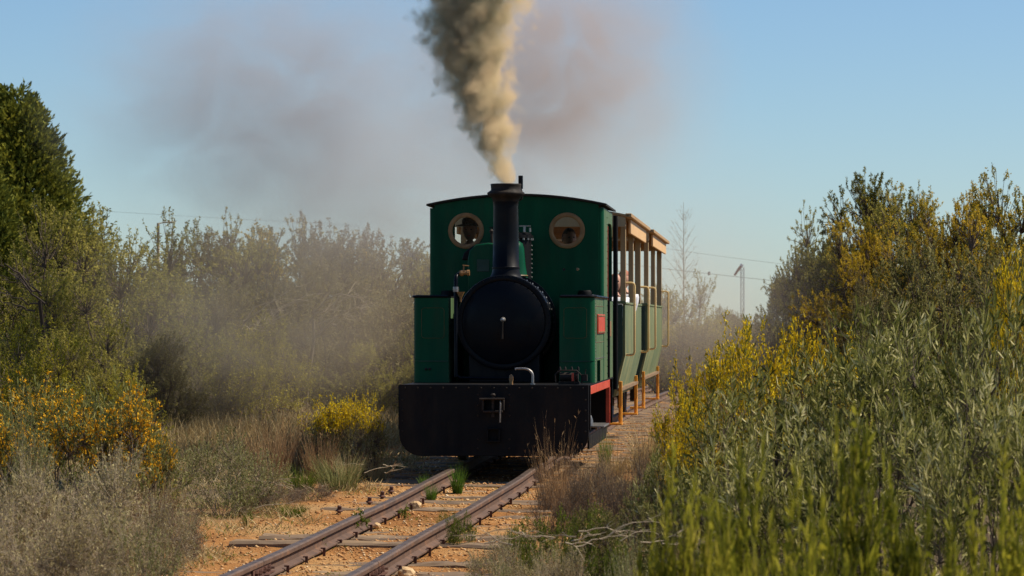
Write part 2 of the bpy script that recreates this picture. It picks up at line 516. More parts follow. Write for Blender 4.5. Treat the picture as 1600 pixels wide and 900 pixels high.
    m = MB(); m.box(-.28, .28, .95, 1.5, .612, .86); m.build('smokebox_saddle', M['black'], t, .01)
    m = MB()
    m.lathe([(0, -.045), (.08, -.043), (.17, -.036), (.25, -.022), (.31, -.006), (.325, .0), (.328, .012), (0, .012)], (0, .9, zc), 'y', 56, closed=False)
    dr = m.build('smokebox_door', M['gloss'], t, smooth=25)
    m = MB(); m.lathe([(.018, 0), (.022, -.02), (.014, -.05), (.016, -.07), (.006, -.078)], (0, .86, zc + .02), 'y', 14)
    m.build('door_knob', M['steel'], dr)
    m = MB(); m.tube([(0, .80, zc + .02), (0, .795, zc - .05), (-.002, .80, zc - .13)], [.007, .006, .008], 8); m.build('door_handle', M['soot'], dr)
    m = MB()
    m.lathe([(.33, .006), (.355, .0), (.372, .006), (.376, .02), (.376, .05), (.366, .055), (.366, .1)], (0, .91, zc), 'y', 64, closed=False)
    rg = m.build('smokebox_ring', M['gloss'], t)
    m = MB()
    for k in range(40):
        a = 2 * PI * k / 40; m.bolt((.362 * math.cos(a), .911, zc + .362 * math.sin(a)), .006, .007, '-y')
    m.build('rivet', M['gloss'], rg, kind='stuff')
    m = MB(); m.lathe([(.366, 0), (.366, .36), (.39, .362), (.39, .40), (.35, .402)], (0, 1.0, zc), 'y', 56, closed=False)
    sb = m.build('smokebox', M['gloss'], t)
    m = MB()
    for k in range(44):
        a = 2 * PI * k / 44
        for rr, yy in ((.366, 1.04), (.366, 1.30)):
            x, z = rr * math.cos(a), zc + rr * math.sin(a)
            m.lathe([(.009, -.003), (.006, .008)], (x, yy, z), 'z', 5)
    m.build('rivet', M['steel'], sb, kind='stuff')
    MB().lathe([(.34, 0), (.34, .9)], (0, 1.4, zc), 'y', 48, closed=False).build('boiler', M['green'], t)
    for y in (1.42, 1.8):
        MB().lathe([(.345, 0), (.345, .03)], (0, y, zc), 'y', 48, closed=False).build('boiler_band', M['steel'], t)
    # chimney
    prof = [(.17, -.09), (.15, -.035), (.125, .0), (.112, .03), (.108, .06), (.112, .062), (.112, .075), (.106, .08), (.103, .3), (.1, .56),
            (.103, .595), (.108, .615), (.122, .632), (.147, .650), (.150, .662), (.146, .670), (.124, .684), (.119, .69), (.121, .722), (.124, .73), (.12, .738), (.098, .738), (.095, .6)]
    ch = MB().lathe(prof, (0, 1.13, 1.455), 'z', 40, closed=False).build('chimney', M['gloss'], t, smooth=50)
    ch.data.materials.append(M['soot'])
    for p in ch.data.polygons:
        if p.center.z > 1.455 + .6: p.material_index = 1
    MB().tube([(.115, 1.17, 2.155), (.115, 1.17, 2.26)], .019, 12).build('whistle', M['gloss'], ch)
    MB().tube([(.115, 1.17, 2.16), (.13, 1.17, 2.12), (.125, 1.17, 2.075), (.105, 1.17, 2.06)], .006, 8).build('whistle_pipe', M['soot'], ch)
    # sand dome, steam dome, sand box
    prof = [(.19, -.08), (.165, -.03), (.135, .03), (.12, .12), (.113, .2), (.108, .26), (.095, .3), (.06, .325), (.035, .34), (.03, .37), (.0, .38)]
    sd = MB().lathe(prof, (0, 1.62, 1.43), 'z', 36).build('sand_dome', M['green'], t, smooth=60)
    MB().lathe([(.138, 0), (.142, .006), (.136, .012)], (0, 1.62, 1.462), 'z', 36).build('dome_band', M['cream'], sd)
    prof = [(.15, -.1), (.15, .36), (.165, .362), (.165, .385), (.15, .387), (.15, .40), (.12, .41), (0, .415)]
    dm = MB().lathe(prof, (-.01, 2.0, 1.42), 'z', 32).build('steam_dome', M['black'], t)
    m = MB()
    for k in range(20):
        a = 2 * PI * k / 20
        for zz in (.345,): m.lathe([(.011, 0), (.011, .016)], (-.01 + .157 * math.cos(a), 2.0 + .157 * math.sin(a), 1.42 + zz), 'z', 6)
    for k in range(9):
        m.lathe([(.008, 0), (.007, .01)], (.14, 1.98, 1.42 + .3 - k * .037), 'x', 6)
    m.build('bolt', M['steel'], dm, kind='stuff')
    m = MB(); m.tube([(.09, 1.9, 1.83), (.09, 1.9, 1.88)], .012, 8); m.box(.045, .14, 1.89, 1.91, 1.875, 1.885);     m.tube([(.135, 1.9, 1.83), (.135, 1.9, 1.865)], .009, 8)
    m.build('safety_valve', M['steel'], dm)
    m = MB(); m.tube([(-.16, 1.92, 1.8), (-.17, 1.92, 1.87)], .01, 8); m.box(-.2, -.13, 1.9, 1.93, 1.862, 1.872); m.build('regulator_cap', M['soot'], dm)
    bx = MB().prism([(-.34, 1.34), (-.345, 1.6), (-.33, 1.67), (-.28, 1.72), (-.18, 1.735), (-.12, 1.73), (-.12, 1.34)], 1.55, 1.8).build('sand_box', M['green'], t, .012)
    m = MB(); m.box(-.27, -.17, 1.545, 1.552, 1.5, 1.6); m.build('hatch', M['darkgreen'], bx, .003)
    m = MB(); m.prism([(-.42, 1.60), (-.40, 1.66), (-.34, 1.71), (-.28, 1.74), (-.14, 1.745), (-.14, 1.60)], 1.82, 1.98); m.build('clack_box', M['black'], t, .01)
    m = MB(); m.tube([(-.16, 1.7, 1.7), (-.165, 1.7, 1.82)], [.012, .01], 8); m.lathe([(.016, 0), (.018, .015), (.006, .03)], (-.165, 1.7, 1.82), 'z', 8); m.build('drain_cock', M['soot'], bx)
    # pipes on the left
    m = MB(); m.tube([(-.37, .82, .66), (-.37, .82, 1.42), (-.368, .84, 1.455), (-.35, .9, 1.475)], .016, 10)
    bp = m.build('blower_pipe', M['gloss'], t)
    MB().lathe([(.022, 0), (.024, .02), (.022, .04)], (-.37, .82, 1.33), 'z', 10).build('pipe_union', M['steel'], bp)
    m = MB(); m.tube([(-.345, .86, 1.478), (-.27, .86, 1.482)], .017, 8); m.lathe([(.024, 0), (.024, .02)], (-.335, .86, 1.478), 'x', 8)
    m.lathe([(.024, 0), (.024, .02)], (-.285, .86, 1.48), 'x', 8)
    m.tube([(-.315, .86, 1.49), (-.31, .86, 1.54)], .006, 6); m.tube([(-.32, .86, 1.54), (-.27, .86, 1.535)], .005, 6)
    m.build('blower_valve', M['brass'], bp)
    MB().tube([(-.37, .82, .68), (-.34, .82, .655), (-.2, .82, .65), (.1, .82, .65)], .011, 8).build('drain_pipe', M['gloss'], t)
    MB().lathe([(.006, 0), (.008, .03), (.03, .075), (.032, .08)], (-.33, .8, 1.25), 'z', 14).build('funnel', M['brass'], t)
    m = MB(); m.tube([(.29, .1, .61), (.29, .1, .68)] + [(.29 - .07 + .07 * math.cos(a), .1, .68 + .055 * math.sin(a)) for a in np.linspace(.3, PI / 2, 5)] + [(.17, .1, .735), (.155, .1, .73)], .0105, 10)
    m.lathe([(.02, 0), (.02, .012)], (.29, .1, .612), 'z', 10)
    m.build('vacuum_pipe', M['steel'], t)
    m = MB(); m.lathe([(.016, 0), (.013, .02), (.017, .045), (.014, .07), (.004, .08)], (.125, .1, .612), 'z', 12); m.build('lubricator_cup', M['brass'], t)
    # mechanical lubricator at the right
    m = MB()
    m.lathe([(.0, -.07), (.035, -.07), (.035, .05), (.045, .052), (.045, .07), (0, .07)], (.56, .25, .67), 'x', 14, closed=False)
    m.box(.48, .64, .2, .3, .612, .635)
    m.tube([(.47, .22, .7), (.5, .22, .72), (.62, .22, .72), (.66, .22, .68), (.66, .22, .62)], .007, 6)
    for x in (.49, .53, .58, .63): m.lathe([(.01, 0), (.008, .02), (.003, .03)], (x, .24, .72), 'z', 6)
    m.tube([(.46, .2, .63), (.455, .2, .69), (.48, .2, .715)], .006, 6)
    m.box(.66, .7, .2, .26, .64, .69); m.tube([(.685, .2, .69), (.69, .2, .73)], .004, 5); m.box(.60, .607, .18, .19, .615, .71)
    m.build('lubricator', M['soot'], t)
    m = MB(); m.box(.582, .596, .19, .2, .64, .7); m.build('lubricator_plate', M['red'], t)
    # side tanks
    for sx in (-1, 1):
        xi, xo = .44, .72
        rr = .055
        def plan(y0, y1, front):
            p = [(xi, y0)]
            p += ([(xo - rr + rr * math.sin(a), y0 + rr - rr * math.cos(a)) for a in np.linspace(0, PI / 2, 7)] if front else [(xo, y0)])
            p += [(xo, y1), (xi, y1)]
            return [(sx * a, b) for a, b in p]
        def box(name, y0, y1, z0, z1, front, mat, bev=0):
            return MB().prism(plan(y0, y1, front), z0, z1, 'xy').build(name, mat, t, bev, smooth=35)
        tk = box('side_tank', .94, 2.7, .785, 1.285, True, M['green'])
        box('tank_base', .945, 1.25, .613, .7835, True, M['green'])
        box('tank_base', 1.75, 2.7, .613, .7835, False, M['green'])
        MB().box(min(sx * .46, sx * .6), max(sx * .46, sx * .6), 1.25, 1.75, .613, .783).build('tank_recess', M['black'], t)
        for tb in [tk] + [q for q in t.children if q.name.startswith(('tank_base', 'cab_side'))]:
            if len(tb.data.materials) < 2: tb.data.materials.append(M['greenlit'])
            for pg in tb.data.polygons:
                if abs(pg.normal.x) > .985: pg.material_index = 1  # outward side faces take the green with sunlight in its colour
        m = MB()
        m.tube([(sx * .45, .935, 1.295), (sx * (xo - rr), .935, 1.295)] + [(sx * (xo - rr + (rr + .005) * math.sin(a)), .94 + rr - (rr + .005) * math.cos(a), 1.295) for a in np.linspace(.2, PI / 2, 6)] + [(sx * .726, 2.7, 1.295)], .011, 8)
        lip = m.build('tank_rim', M['gloss'], tk)
        MB().prism(plan(.95, 2.69, True), 1.286, 1.3, 'xy').build('tank_top', M['black'], tk)
        m = MB()
        for k in range(12): m.lathe([(.007, 0), (.004, .01)], (sx * .7, .99 + k * .15, 1.3), 'z', 5)
        for k in range(26):
            m.lathe([(.0055, -.001), (.003, .006)] if sx > 0 else [(.0055, .001), (.003, -.006)], (sx * .72, .985 + .03, .63 + k * .0255), 'x', 5)
        for k in range(24):
            m.lathe([(.0055, -.001), (.003, .006)] if sx > 0 else [(.0055, .001), (.003, -.006)], (sx * .72, 1.05 + k * .07, .80), 'x', 5)
        m.build('rivet', M['steel'] if sx > 0 else M['green'], tk, kind='stuff')
        MB().box(min(sx * .445, sx * .68), max(sx * .445, sx * .68), .936, .9395, .78, .786).build('tank_seam', M['darkgreen'], tk)
        # lining on the front
        def rrect(x0, x1, z0, z1, r):
            return arc(x1 - r, z1 - r, r, 0, 90, 5) + arc(x0 + r, z1 - r, r, 90, 180, 5) + arc(x0 + r, z0 + r, r, 180, 270, 5) + arc(x1 - r, z0 + r, r, 270, 360, 5)
        ll = rrect(.475, .655, .965, 1.205, .025)
        MB().tube([(sx * a, .9385, b) for a, b in ll] + [(sx * ll[0][0], .9385, ll[0][1])], .0013, 4, False).build('lining', M['cream'], tk)
        ls = rrect(1.04, 2.62, .93, 1.22, .03)
        MB().tube([(sx * .7212, a, b) for a, b in ls] + [(sx * .7212, ls[0][0], ls[0][1])], .0022, 4, False).build('lining', M['cream'], tk)
        npl = MB().box(min(sx * .721, sx * .73), max(sx * .721, sx * .73), 1.22, 2.3, 1.0, 1.155).build('nameplate', M['red'], tk, .002)
        m = MB()
        x0, x1 = sorted((sx * .731, sx * .734))
        m.box(x0, x1, 1.24, 2.28, 1.008, 1.016); m.box(x0, x1, 1.24, 2.28, 1.139, 1.147); m.box(x0, x1, 1.24, 1.25, 1.016, 1.139); m.box(x0, x1, 2.27, 2.28, 1.016, 1.139)
        m.build('plate_border', M['brass'], npl)
        m = MB(); m.lathe([(.06, 0), (.06, .04), (.05, .055), (0, .055)], (sx * .57, 2.2, 1.3), 'z', 20); m.build('filler_cap', M['black'], tk)
    # front left lamp brackets
    m = MB(); m.bolt((-.62, .9385, .72), .012, .012, '-y'); m.bolt((-.59, .9385, .72), .012, .012, '-y'); m.build('stud', M['soot'], t)
    # cab
    yc = 2.2
    W = .717
    WF = .683
    top = lambda x: 2.05 + .085 * (1 - (x / .75) ** 2)
    outl = [(-WF, .613)] + [(-WF + 2 * WF * i / 24, top(-WF + 2 * WF * i / 24)) for i in range(25)] + [(WF, .613)]
    fr = sheet_with_holes('cab_front', outl, [circle(-.42, 1.85, .122), circle(.42, 1.85, .122), circle(.395, 1.528, .011, 10), circle(.508, 1.53, .0125, 10)], .008, M['green'], t, (0, yc, 0))
    for x in (-.42, .42):
        rg = MB().lathe([(.112, -.012), (.125, -.018), (.148, -.012), (.15, -.004), (.112, -.004)], (x, 0, 1.85), 'y', 40, closed=False).build('window_rim', M['brass'], fr)
        gl = MB().lathe([(0, .002), (.12, .002), (.12, .005), (0, .005)], (x, 0, 1.85), 'y', 32, closed=False).build('window_pane', M['glass'], fr)
    ol = [(-W - .03, 2.045)] + [(-W - .03 + 2 * (W + .03) * i / 24, top(-W - .03 + 2 * (W + .03) * i / 24) + .006) for i in range(25)]
    ol2 = ol[1:] + [(x, z + .016) for x, z in reversed(ol[1:])]
    MB().prism(ol2, yc - .04, 3.8, 'xz').build('cab_roof', M['soot'], t)
    for sx in (-1, 1):
        # rounded front corner plus front part of the side
        pl = [(sx * a, b) for a, b in [(W - .036, yc + .0045), (W - .022, yc + .006), (W - .008, yc + .012), (W + .002, yc + .022), (W + .008, yc + .04), (W + .008, yc + .6), (W - .036, yc + .6)]]
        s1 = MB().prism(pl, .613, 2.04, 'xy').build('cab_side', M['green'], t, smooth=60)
        s1.data.materials.append(M['greenlit'])
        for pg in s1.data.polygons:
            if abs(pg.normal.x) > .985: pg.material_index = 1  # cab side face likewise carries its sunlight as paler green
        x0, x1 = sorted((sx * (W - .004), sx * (W + .008)))
        val = [(yc + .601, 2.04), (yc + .601, 1.90), (yc + .68, 1.925), (yc + .85, 1.935), (yc + 1.25, 1.935), (yc + 1.34, 1.90), (yc + 1.38, 1.83), (yc + 1.42, 1.83), (yc + 1.42, 2.04)]
        MB().prism(val, x0, x1, 'yz').build('cab_side_top', M['greenlit'], t)
        MB().box(x0, x1, yc + .72, yc + 1.5, .613, 1.27).build('cab_side_lower', M['greenlit'], t, .003)
        m = MB()
        for k in range(24): m.lathe([(.005, -.001), (.003, .005)] if sx > 0 else [(.005, .001), (.003, -.005)], (sx * (W + .008), yc + .5, .66 + k * .057), 'x', 5)
        m.build('rivet', M['green'], s1, kind='stuff')
        m = MB(); m.box(min(sx * (W - .02), sx * (W + .012)), max(sx * (W - .02), sx * (W + .012)), yc + .601, yc + .63, 1.28, 1.905); m.build('door_beading', M['red'], t)
        m = MB(); m.tube([(sx * (W + .02), 3.95, .5), (sx * (W + .02), 3.95, 2.03)], .022, 10); m.build('cab_pillar', M['black'], t)
        m = MB(); m.tube([(sx * (W + .015), yc + .66, .62), (sx * (W + .015), yc + .66, 1.3)], .012, 8); m.build('handrail', M['black'], t)
        m = MB(); m.box(min(sx * .728, sx * .7305), max(sx * .728, sx * .7305), yc + .9, yc + 1.15, .97, 1.1); m.build('data_plate', M['brass'], t)
    rear = [(-W, .613)] + [(-W + 2 * W * i / 24, top(-W + 2 * W * i / 24) - .004) for i in range(25)] + [(W, .613)]
    hole = [(-.66, 1.3), (-.66, 1.96), (-.6, 2.02), (.6, 2.02), (.66, 1.96), (.66, 1.3)]
    sheet_with_holes('cab_rear', rear, [hole], .008, M['green'], t, (0, 3.72, 0))
    MB().box(-.62, .62, 3.726, 4.12, .613, 1.2).build('coal_bunker', M['darkgreen'], t, .01)
    MB().box(-.7, .7, 2.25, 3.7, .613, .64).build('cab_floor', M['soot'], t)
    MB().lathe([(.3, 0), (.3, .3)], (0, 2.25, 1.1), 'y', 32).build('boiler_backhead', M['black'], t)
    MB().box(-.7, .7, 4.121, 4.15, .2, .6).build('rear_beam', M['black'], t)
    MB().box(-.05, .05, 4.15, 4.5, .36, .42).build('rear_coupler', M['soot'], t)
    return t

def glass_mat():
    m, nt, out = new_mat("dusty_glass")
    g = N(nt, "ShaderNodeBsdfGlossy", i_Roughness=0.06)
    tr = N(nt, "ShaderNodeBsdfTransparent"); tr.inputs[0].default_value = (.93, .91, .86, 1)
    fr = N(nt, "ShaderNodeFresnel", i_IOR=1.12)
    mx = N(nt, "ShaderNodeMixShader")
    nt.links.new(fr.outputs[0], mx.inputs[0]); nt.links.new(tr.outputs[0], mx.inputs[1]); nt.links.new(g.outputs[0], mx.inputs[2])
    nt.links.new(mx.outputs[0], out.inputs['Surface'])
    return m
M['glass'] = glass_mat()
loco = make_loco()

# ------------------------------------------------------------ open carriages
def make_carriage(d0, L, label, posts, ra, rb, bench0):
    d = d0
    t = thing('passenger_carriage', label, 'carriage', (track_x(d), d, rail_z(d + L / 2)), -YAW, 'open sided carriages behind the locomotive')
    HW, zt, zw, zb = .755, 1.235, .77, .39
    wb = .665
    MB().box(-.6, .6, 0.02, L - .02, .36, .44).build('underframe', M['black'], t, .005)
    MB().box(-HW + .03, HW - .03, .03, L - .03, .441, .47).build('floor', M['seat'], t)
    for y in (.75, L - .75):
        for sx in (-1, 1):
            wl = MB().lathe([(0, -.03), (.17, -.03), (.2, -.025), (.2, .035), (.19, .04), (.16, .02), (.05, .02), (.05, .05), (0, .05)], (sx * .31, y, .19), 'x', 22, closed=False).build('wheel', M['ironwheel'], t)
            MB().box(min(sx * .40, sx * .47), max(sx * .40, sx * .47), y - .1, y + .1, .12, .3).build('axle_box', M['soot'], t, .01)
            MB().prism([(y - .3, .36), (y - .2, .31), (y, .30), (y + .2, .31), (y + .3, .36)], min(sx * .42, sx * .46), max(sx * .42, sx * .46), 'yz').build('leaf_spring', M['ironwheel'], t)
        MB().tube([(-.3, y, .19), (.3, y, .19)], .03, 10).build('axle', M['ironwheel'], t)
    # tumblehome sides, of sheet boards laid end to end with open joints
    nb = 4
    for sx in (-1, 1):
        for k in range(nb):
            a, b = .02 + (L - .04) * k / nb + .004, .02 + (L - .04) * (k + 1) / nb - .004
            sec = [(wb, zb), (HW, zw), (HW, zt), (HW - .022, zt), (HW - .022, zw + .004), (wb - .022, zb + .004)]
            MB().prism([(sx * u, v) for u, v in sec], a, b, 'xz').build('side_panel', M['olive'], t, .002)
        MB().box(min(sx * (HW - .03), sx * (HW + .008)), max(sx * (HW - .03), sx * (HW + .008)), .0, L, zt + .001, zt + .02).build('side_rail', M['olive'], t, .003)
    endp = [(-wb + .025, zb), (-HW + .025, zw), (-HW + .025, zt), (HW - .025, zt), (HW - .025, zw), (wb - .025, zb)]
    for y0 in (0.0, L - .025):
        e = MB().prism(endp, y0, y0 + .025, 'xz').build('end_panel', M['darkgreen'], t, .003)
        MB().box(-HW, HW, y0 - .004, y0 + .03, zt + .003, zt + .03).build('end_rail', M['olive'], t, .003)
    for sx in (-1, 1):
        MB().box(min(sx * .2, sx * .24), max(sx * .2, sx * .24), -.012, -.001, zb, zt).build('end_batten', M['post'], t)
    MB().box(-.06, .06, -.4, .0, .34, .42).build('coupler', M['soot'], t)
    MB().box(-.62, .62, -.06, -.001, .34, .45).build('headstock', M['black'], t, .005)
    MB().tube([(.45, -.05, .45), (.46, -.05, .75), (.46, -.03, .97)], .012, 8).build('brake_pipe', M['post'], t)
    # posts
    ztop = 1.93
    for i, y in enumerate(posts):
        for sx in (-1, 1):
            x0, x1 = sorted((sx * (HW - (.046, .044, .054)[i]), sx * (HW + .004)))
            MB().box(x0, x1, y, y + .06, zt + .021, 2.02).build('post', M['post'], t, .004)
    for y in (posts[0], posts[2]):
        MB().box(-.3, -.24, y, y + .05, zt + .03, 2.02).build('post', M['post'], t, .004)
    # arched roof
    E = .80
    rt = lambda x: 2.02 + .085 * (1 - (x / E) ** 2)
    ya, yb = ra, rb
    out = [(-E - .01 + 2 * (E + .01) * i / 20, rt(-E - .01 + 2 * (E + .01) * i / 20)) for i in range(21)]
    MB().prism(out + [(x, z + .018) for x, z in reversed(out)], ya, yb, 'xz').build('roof', M['tan'], t)
    # end arches
    for y0 in (ya + .01, yb - .035):
        pl = [(-E + .02, 1.93)] + [(x * (E - .02) / (E + .01), rt(x) - .002) for x, z in out] + [(E - .02, 1.93)]
        MB().prism(pl, y0, y0 + .025, 'xz').build('roof_end_board', M['post'], t, .002)
    for sx in (-1, 1):
        x0, x1 = sorted((sx * (E - .018), sx * (E + .004)))
        MB().box(x0, x1, ya + .6, yb - .35, 1.885, 2.013).build('fascia_board', M['orange_t'], t, .003)
        x0, x1 = sorted((sx * (E - .02), sx * (E + .035)))
        MB().box(x0, x1, ya, yb, 2.0135 + .003, 2.05).build('eave_strip', M['tan'], t, .003)
    k = 0
    y = ra + .1
    while y < rb - .1:
        MB().box(-E + .03, E - .03, y, y + .045, 1.955, 1.998).build('ceiling_slat', M['slat'], t)
        y += .28
    # benches
    y = bench0
    while y < L - .4:
        s = MB().box(-.6, .6, y, y + .34, .83, .86).build('bench_seat', M['seat'], t, .005)
        MB().box(-.6, .6, y + .345, y + .37, .83, 1.18).build('bench_back', M['seat'], t, .005)
        for sx in (-1, 1):
            MB().box(sx * .5 - .02, sx * .5 + .02, y + .05, y + .3, .471, .829).build('bench_leg', M['seat'], t)
        y += .95
    # grab rails and steps
    for sx in (-1, 1):
        for y in (.02, L - .3):
            X0, X1 = sx * (HW + .006), sx * (HW + .085)
            pts = [(X0, y, 1.43), (sx * (HW + .06), y, 1.43), (sx * (HW + .078), y, 1.422), (X1, y, 1.405), (X1, y, .80), (sx * (HW + .078), y, .78), (sx * (HW + .06), y, .772), (X0, y, .772)]
            MB().tube(pts, .0105, 8).build('grab_rail', M['rail_y'], t)
            m = MB(); xs = sx * (wb + .03)
            m.box(min(xs, xs + sx * .03), max(xs, xs + sx * .03), y + .0, y + .07, .3, .53)
            m.tube([(xs + sx * .015, y + .03, .31), (xs + sx * .015, y + .03, .145)], .018, 8)
            m.box(min(xs - sx * .13, xs + sx * .03), max(xs - sx * .13, xs + sx * .03), y - .02, y + .16, .13, .148)
            m.build('footstep', M['step_y'], t, .002)
    return t
car1 = make_carriage(30.05, 3.65, "front open sided carriage with passengers, coupled straight behind the locomotive", (.04, 1.65, 3.35), -.5, 4.0, .55)
car2 = make_carriage(35.3, 4.6, "rear open sided carriage with faded green panels, last in the train", (.2, 2.15, 4.3), -.25, 4.95, .6)

# ------------------------------------------------------------ people
def plain(name, c, rough=.7, v=.15):
    return surf_mat(name, tuple(x * (1 - v) for x in c), tuple(min(1, x * (1 + v)) for x in c), rough=rough, scale=12, bump=.05)
M['skin'] = plain("skin", (.52, .27, .18), .55, .08)
M['skin2'] = plain("tanned_skin", (.35, .17, .1), .55, .08)
M['white_c'] = plain("white_cloth", (.7, .71, .74))
M['blue_c'] = plain("blue_cloth", (.06, .08, .2))
M['paleblue_c'] = plain("pale_blue_cloth", (.42, .55, .66))
M['red_c'] = plain("red_cloth", (.5, .05, .03))
M['dark_c'] = plain("dark_cloth", (.03, .028, .026))
M['brown_c'] = plain("brown_cloth", (.16, .09, .05))
M['hair_d'] = plain("dark_hair", (.025, .016, .012))
M['hair_r'] = plain('red_brown_hair', (.3, .09, .04))
M['hair_g'] = plain("grey_hair", (.3, .28, .26))

def skin_obj(name, chains, mat, parent, sub=1):
    """chains: list of lists of (point, radius); points that coincide are joined"""
    vs, es, rs, idx = [], [], [], {}
    def vid(p, r):
        k = tuple(round(c, 4) for c in p)
        if k not in idx:
            idx[k] = len(vs); vs.append(p); rs.append(r)
        return idx[k]
    for ch in chains:
        last = None
        for p, r in ch:
            i = vid(p, r)
            if last is not None and last != i: es.append((last, i))
            last = i
    me = bpy.data.meshes.new(name)
    me.from_pydata(vs, es, [])
    me.materials.append(mat)
    o = link(name, me, parent)
    sk = o.modifiers.new("skin", 'SKIN')
    sk.use_smooth_shade = True
    for i, v in enumerate(me.skin_vertices[0].data):
        v.radius = (rs[i], rs[i])
        v.use_root = (i == 0)
    sb = o.modifiers.new("sub", 'SUBSURF'); sb.levels = sub; sb.render_levels = sub
    return o

def person(label, loc, rz, skin, shirt, trousers, hair=None, hat=None, arms='lap', seat_z=.0, lean=0.0, group=None, scale=1.0, standing=False, side=0.0):
    """seated person; origin at the seat top, facing local -y. standing keeps the legs straight down"""
    t = thing('person', label, 'person', loc, rz, group)
    t.scale = (scale,) * 3
    o_ = side
    hip = (0, .0, .09)
    sp1, sp2, ch, nk = (.3 * o_, .02, .2), (.6 * o_, .025, .34), (.85 * o_, .02, .47), (.95 * o_, .0, .57)
    chains = [[(hip, .12), (sp1, .105), (sp2, .12), (ch, .125), (nk, .052), ((o_, -.01, .64), .05)]]
    sh = []
    legs = []
    for s in (-1, 1):
        A = (s * .16 + .9 * o_, .01, .5)
        if arms == 'lap':
            B, D = (s * .2 + .4 * o_, -.03, .25), (s * .12, -.26, .18)
        elif arms == 'rail':
            B, D = ((s * .27, .0, .27), (s * .36, -.2, .3)) if s > 0 else ((s * .22, -.02, .25), (s * .13, -.26, .18))
        else:
            B, D = (s * .25, -.1, .26), (s * .18, -.36, .36)
        mid = tuple((D[i] - B[i]) for i in range(3))
        ln = math.sqrt(sum(c * c for c in mid)); u = Vector(mid) / ln
        hand = Vector(D) + u * .035
        chains.append([(ch, .125), (A, .058), (tuple((Vector(A) + Vector(B)) / 2), .047), (B, .04), (D, .027)])
        # hand: palm and five fingers
        side = Vector((1, 0, 0)) if abs(u.x) < .8 else Vector((0, 1, 0))
        side = (side - u * side.dot(u)).normalized()
        dn = u.cross(side); dn = dn if dn.z < 0 else -dn
        pal = Vector(D) + u * .05
        chains.append([(D, .027), (tuple(pal), .026)])
        for q, fl in enumerate((.06, .072, .07, .055)):
            b0 = pal + u * .02 + side * (q - 1.5) * .018
            chains.append([(tuple(pal), .026), (tuple(b0), .0095), (tuple(b0 + u * fl * .55 + dn * .008), .0085), (tuple(b0 + u * fl * .85 + dn * .03), .007)])
        tb = pal - u * .02 + side * .028 * (-s)
        chains.append([(tuple(pal), .026), (tuple(tb), .011), (tuple(tb + u * .035 + dn * .02 - side * s * .008), .009)])
        if standing:
            K, Fo, To = (s * .11, -.03, -.38), (s * .11, .02, -.80), (s * .12, -.15, -.85)
        else:
            K, Fo, To = (s * .10 - .4 * o_, -.40, .07), (s * .09 - .8 * o_, -.36, -.27), (s * .09 - .8 * o_, -.48, -.30)
        H = (s * .09, -.02, .07)
        chains.append([(hip, .12), (H, .09), (K, .055), (Fo, .038), (To, .03)])
        legs.append([(hip, .13), (H, .1), (tuple((Vector(H) + Vector(K)) / 2), .08), (K, .066), (Fo, .052)])
        sh.append([(ch, .138), (A, .07), (tuple((Vector(A) + Vector(B)) / 2), .058), (B, .05)])
    body = skin_obj('body', chains, skin, t)
    sh.insert(0, [(hip, .132), (sp1, .12), (sp2, .135), (ch, .138), ((.93 * o_, -.0, .545), .06)])
    skin_obj('shirt', sh, shirt, t)
    skin_obj('trousers', legs, trousers, t)
    # head
    bm = bmesh.new()
    bmesh.ops.create_uvsphere(bm, u_segments=24, v_segments=18, radius=1)
    for v in bm.verts:
        x, y, z = v.co
        fx = .075 * (1 - .18 * max(0, -z)); fy = .095; fz = .118
        v.co = (x * fx, y * fy * (1 - .12 * max(0, -z)), z * fz)
        if y < -.5 and abs(x) < .2 and -.25 < z < .15: v.co.y -= .018 * (1 - abs(x) * 5) * (.6 - z)
        if y < -.4 and z > .05 and z < .3 and .2 < abs(x) < .55: v.co.y += .007
        if y < -.5 and abs(x) < .45 and -.55 < z < -.4: v.co.y -= .004
    me = bpy.data.meshes.new('head'); bm.to_mesh(me); bm.free()
    me.materials.append(skin); me.polygons.foreach_set('use_smooth', [True] * len(me.polygons))
    h = link('head', me, t, (o_, -.02, .725))
    for s in (-1, 1):
        MB().lathe([(0, 0), (.009, .002), (.009, .008), (0, .01)], (s * .028, -.088, .015), 'y', 10, closed=False).build('eye', M['hair_d'], h)
        m = MB(); m.lathe([(.0, -.006), (.02, -.004), (.026, 0), (.02, .005), (0, .006)], (s * .075, .008, 0), 'x', 12, closed=False); m.build('ear', skin, h)
    m = MB(); m.tube([(-.022, -.0875, -.052), (0, -.0925, -.056), (.022, -.0875, -.052)], .004, 6); m.build('mouth', M['red_c'], h)
    if hair:
        bm = bmesh.new(); bmesh.ops.create_uvsphere(bm, u_segments=20, v_segments=14, radius=1)
        for v in list(bm.verts):
            if v.co.z < (-.35 if v.co.y > 0 else .25 - v.co.y * .25): bm.verts.remove(v)
        for v in bm.verts: v.co = (v.co.x * .083, v.co.y * .104 + .008, v.co.z * .128)
        me = bpy.data.meshes.new('hair'); bm.to_mesh(me); bm.free(); me.materials.append(hair)
        me.polygons.foreach_set('use_smooth', [True] * len(me.polygons)); link('hair', me, h)
    if hat:
        MB().lathe([(.15, .035), (.152, .045), (.092, .058), (.088, .1), (.075, .125), (.04, .135), (0, .136)], (0, 0, .02), 'z', 24).build('hat', hat, h)
    return t

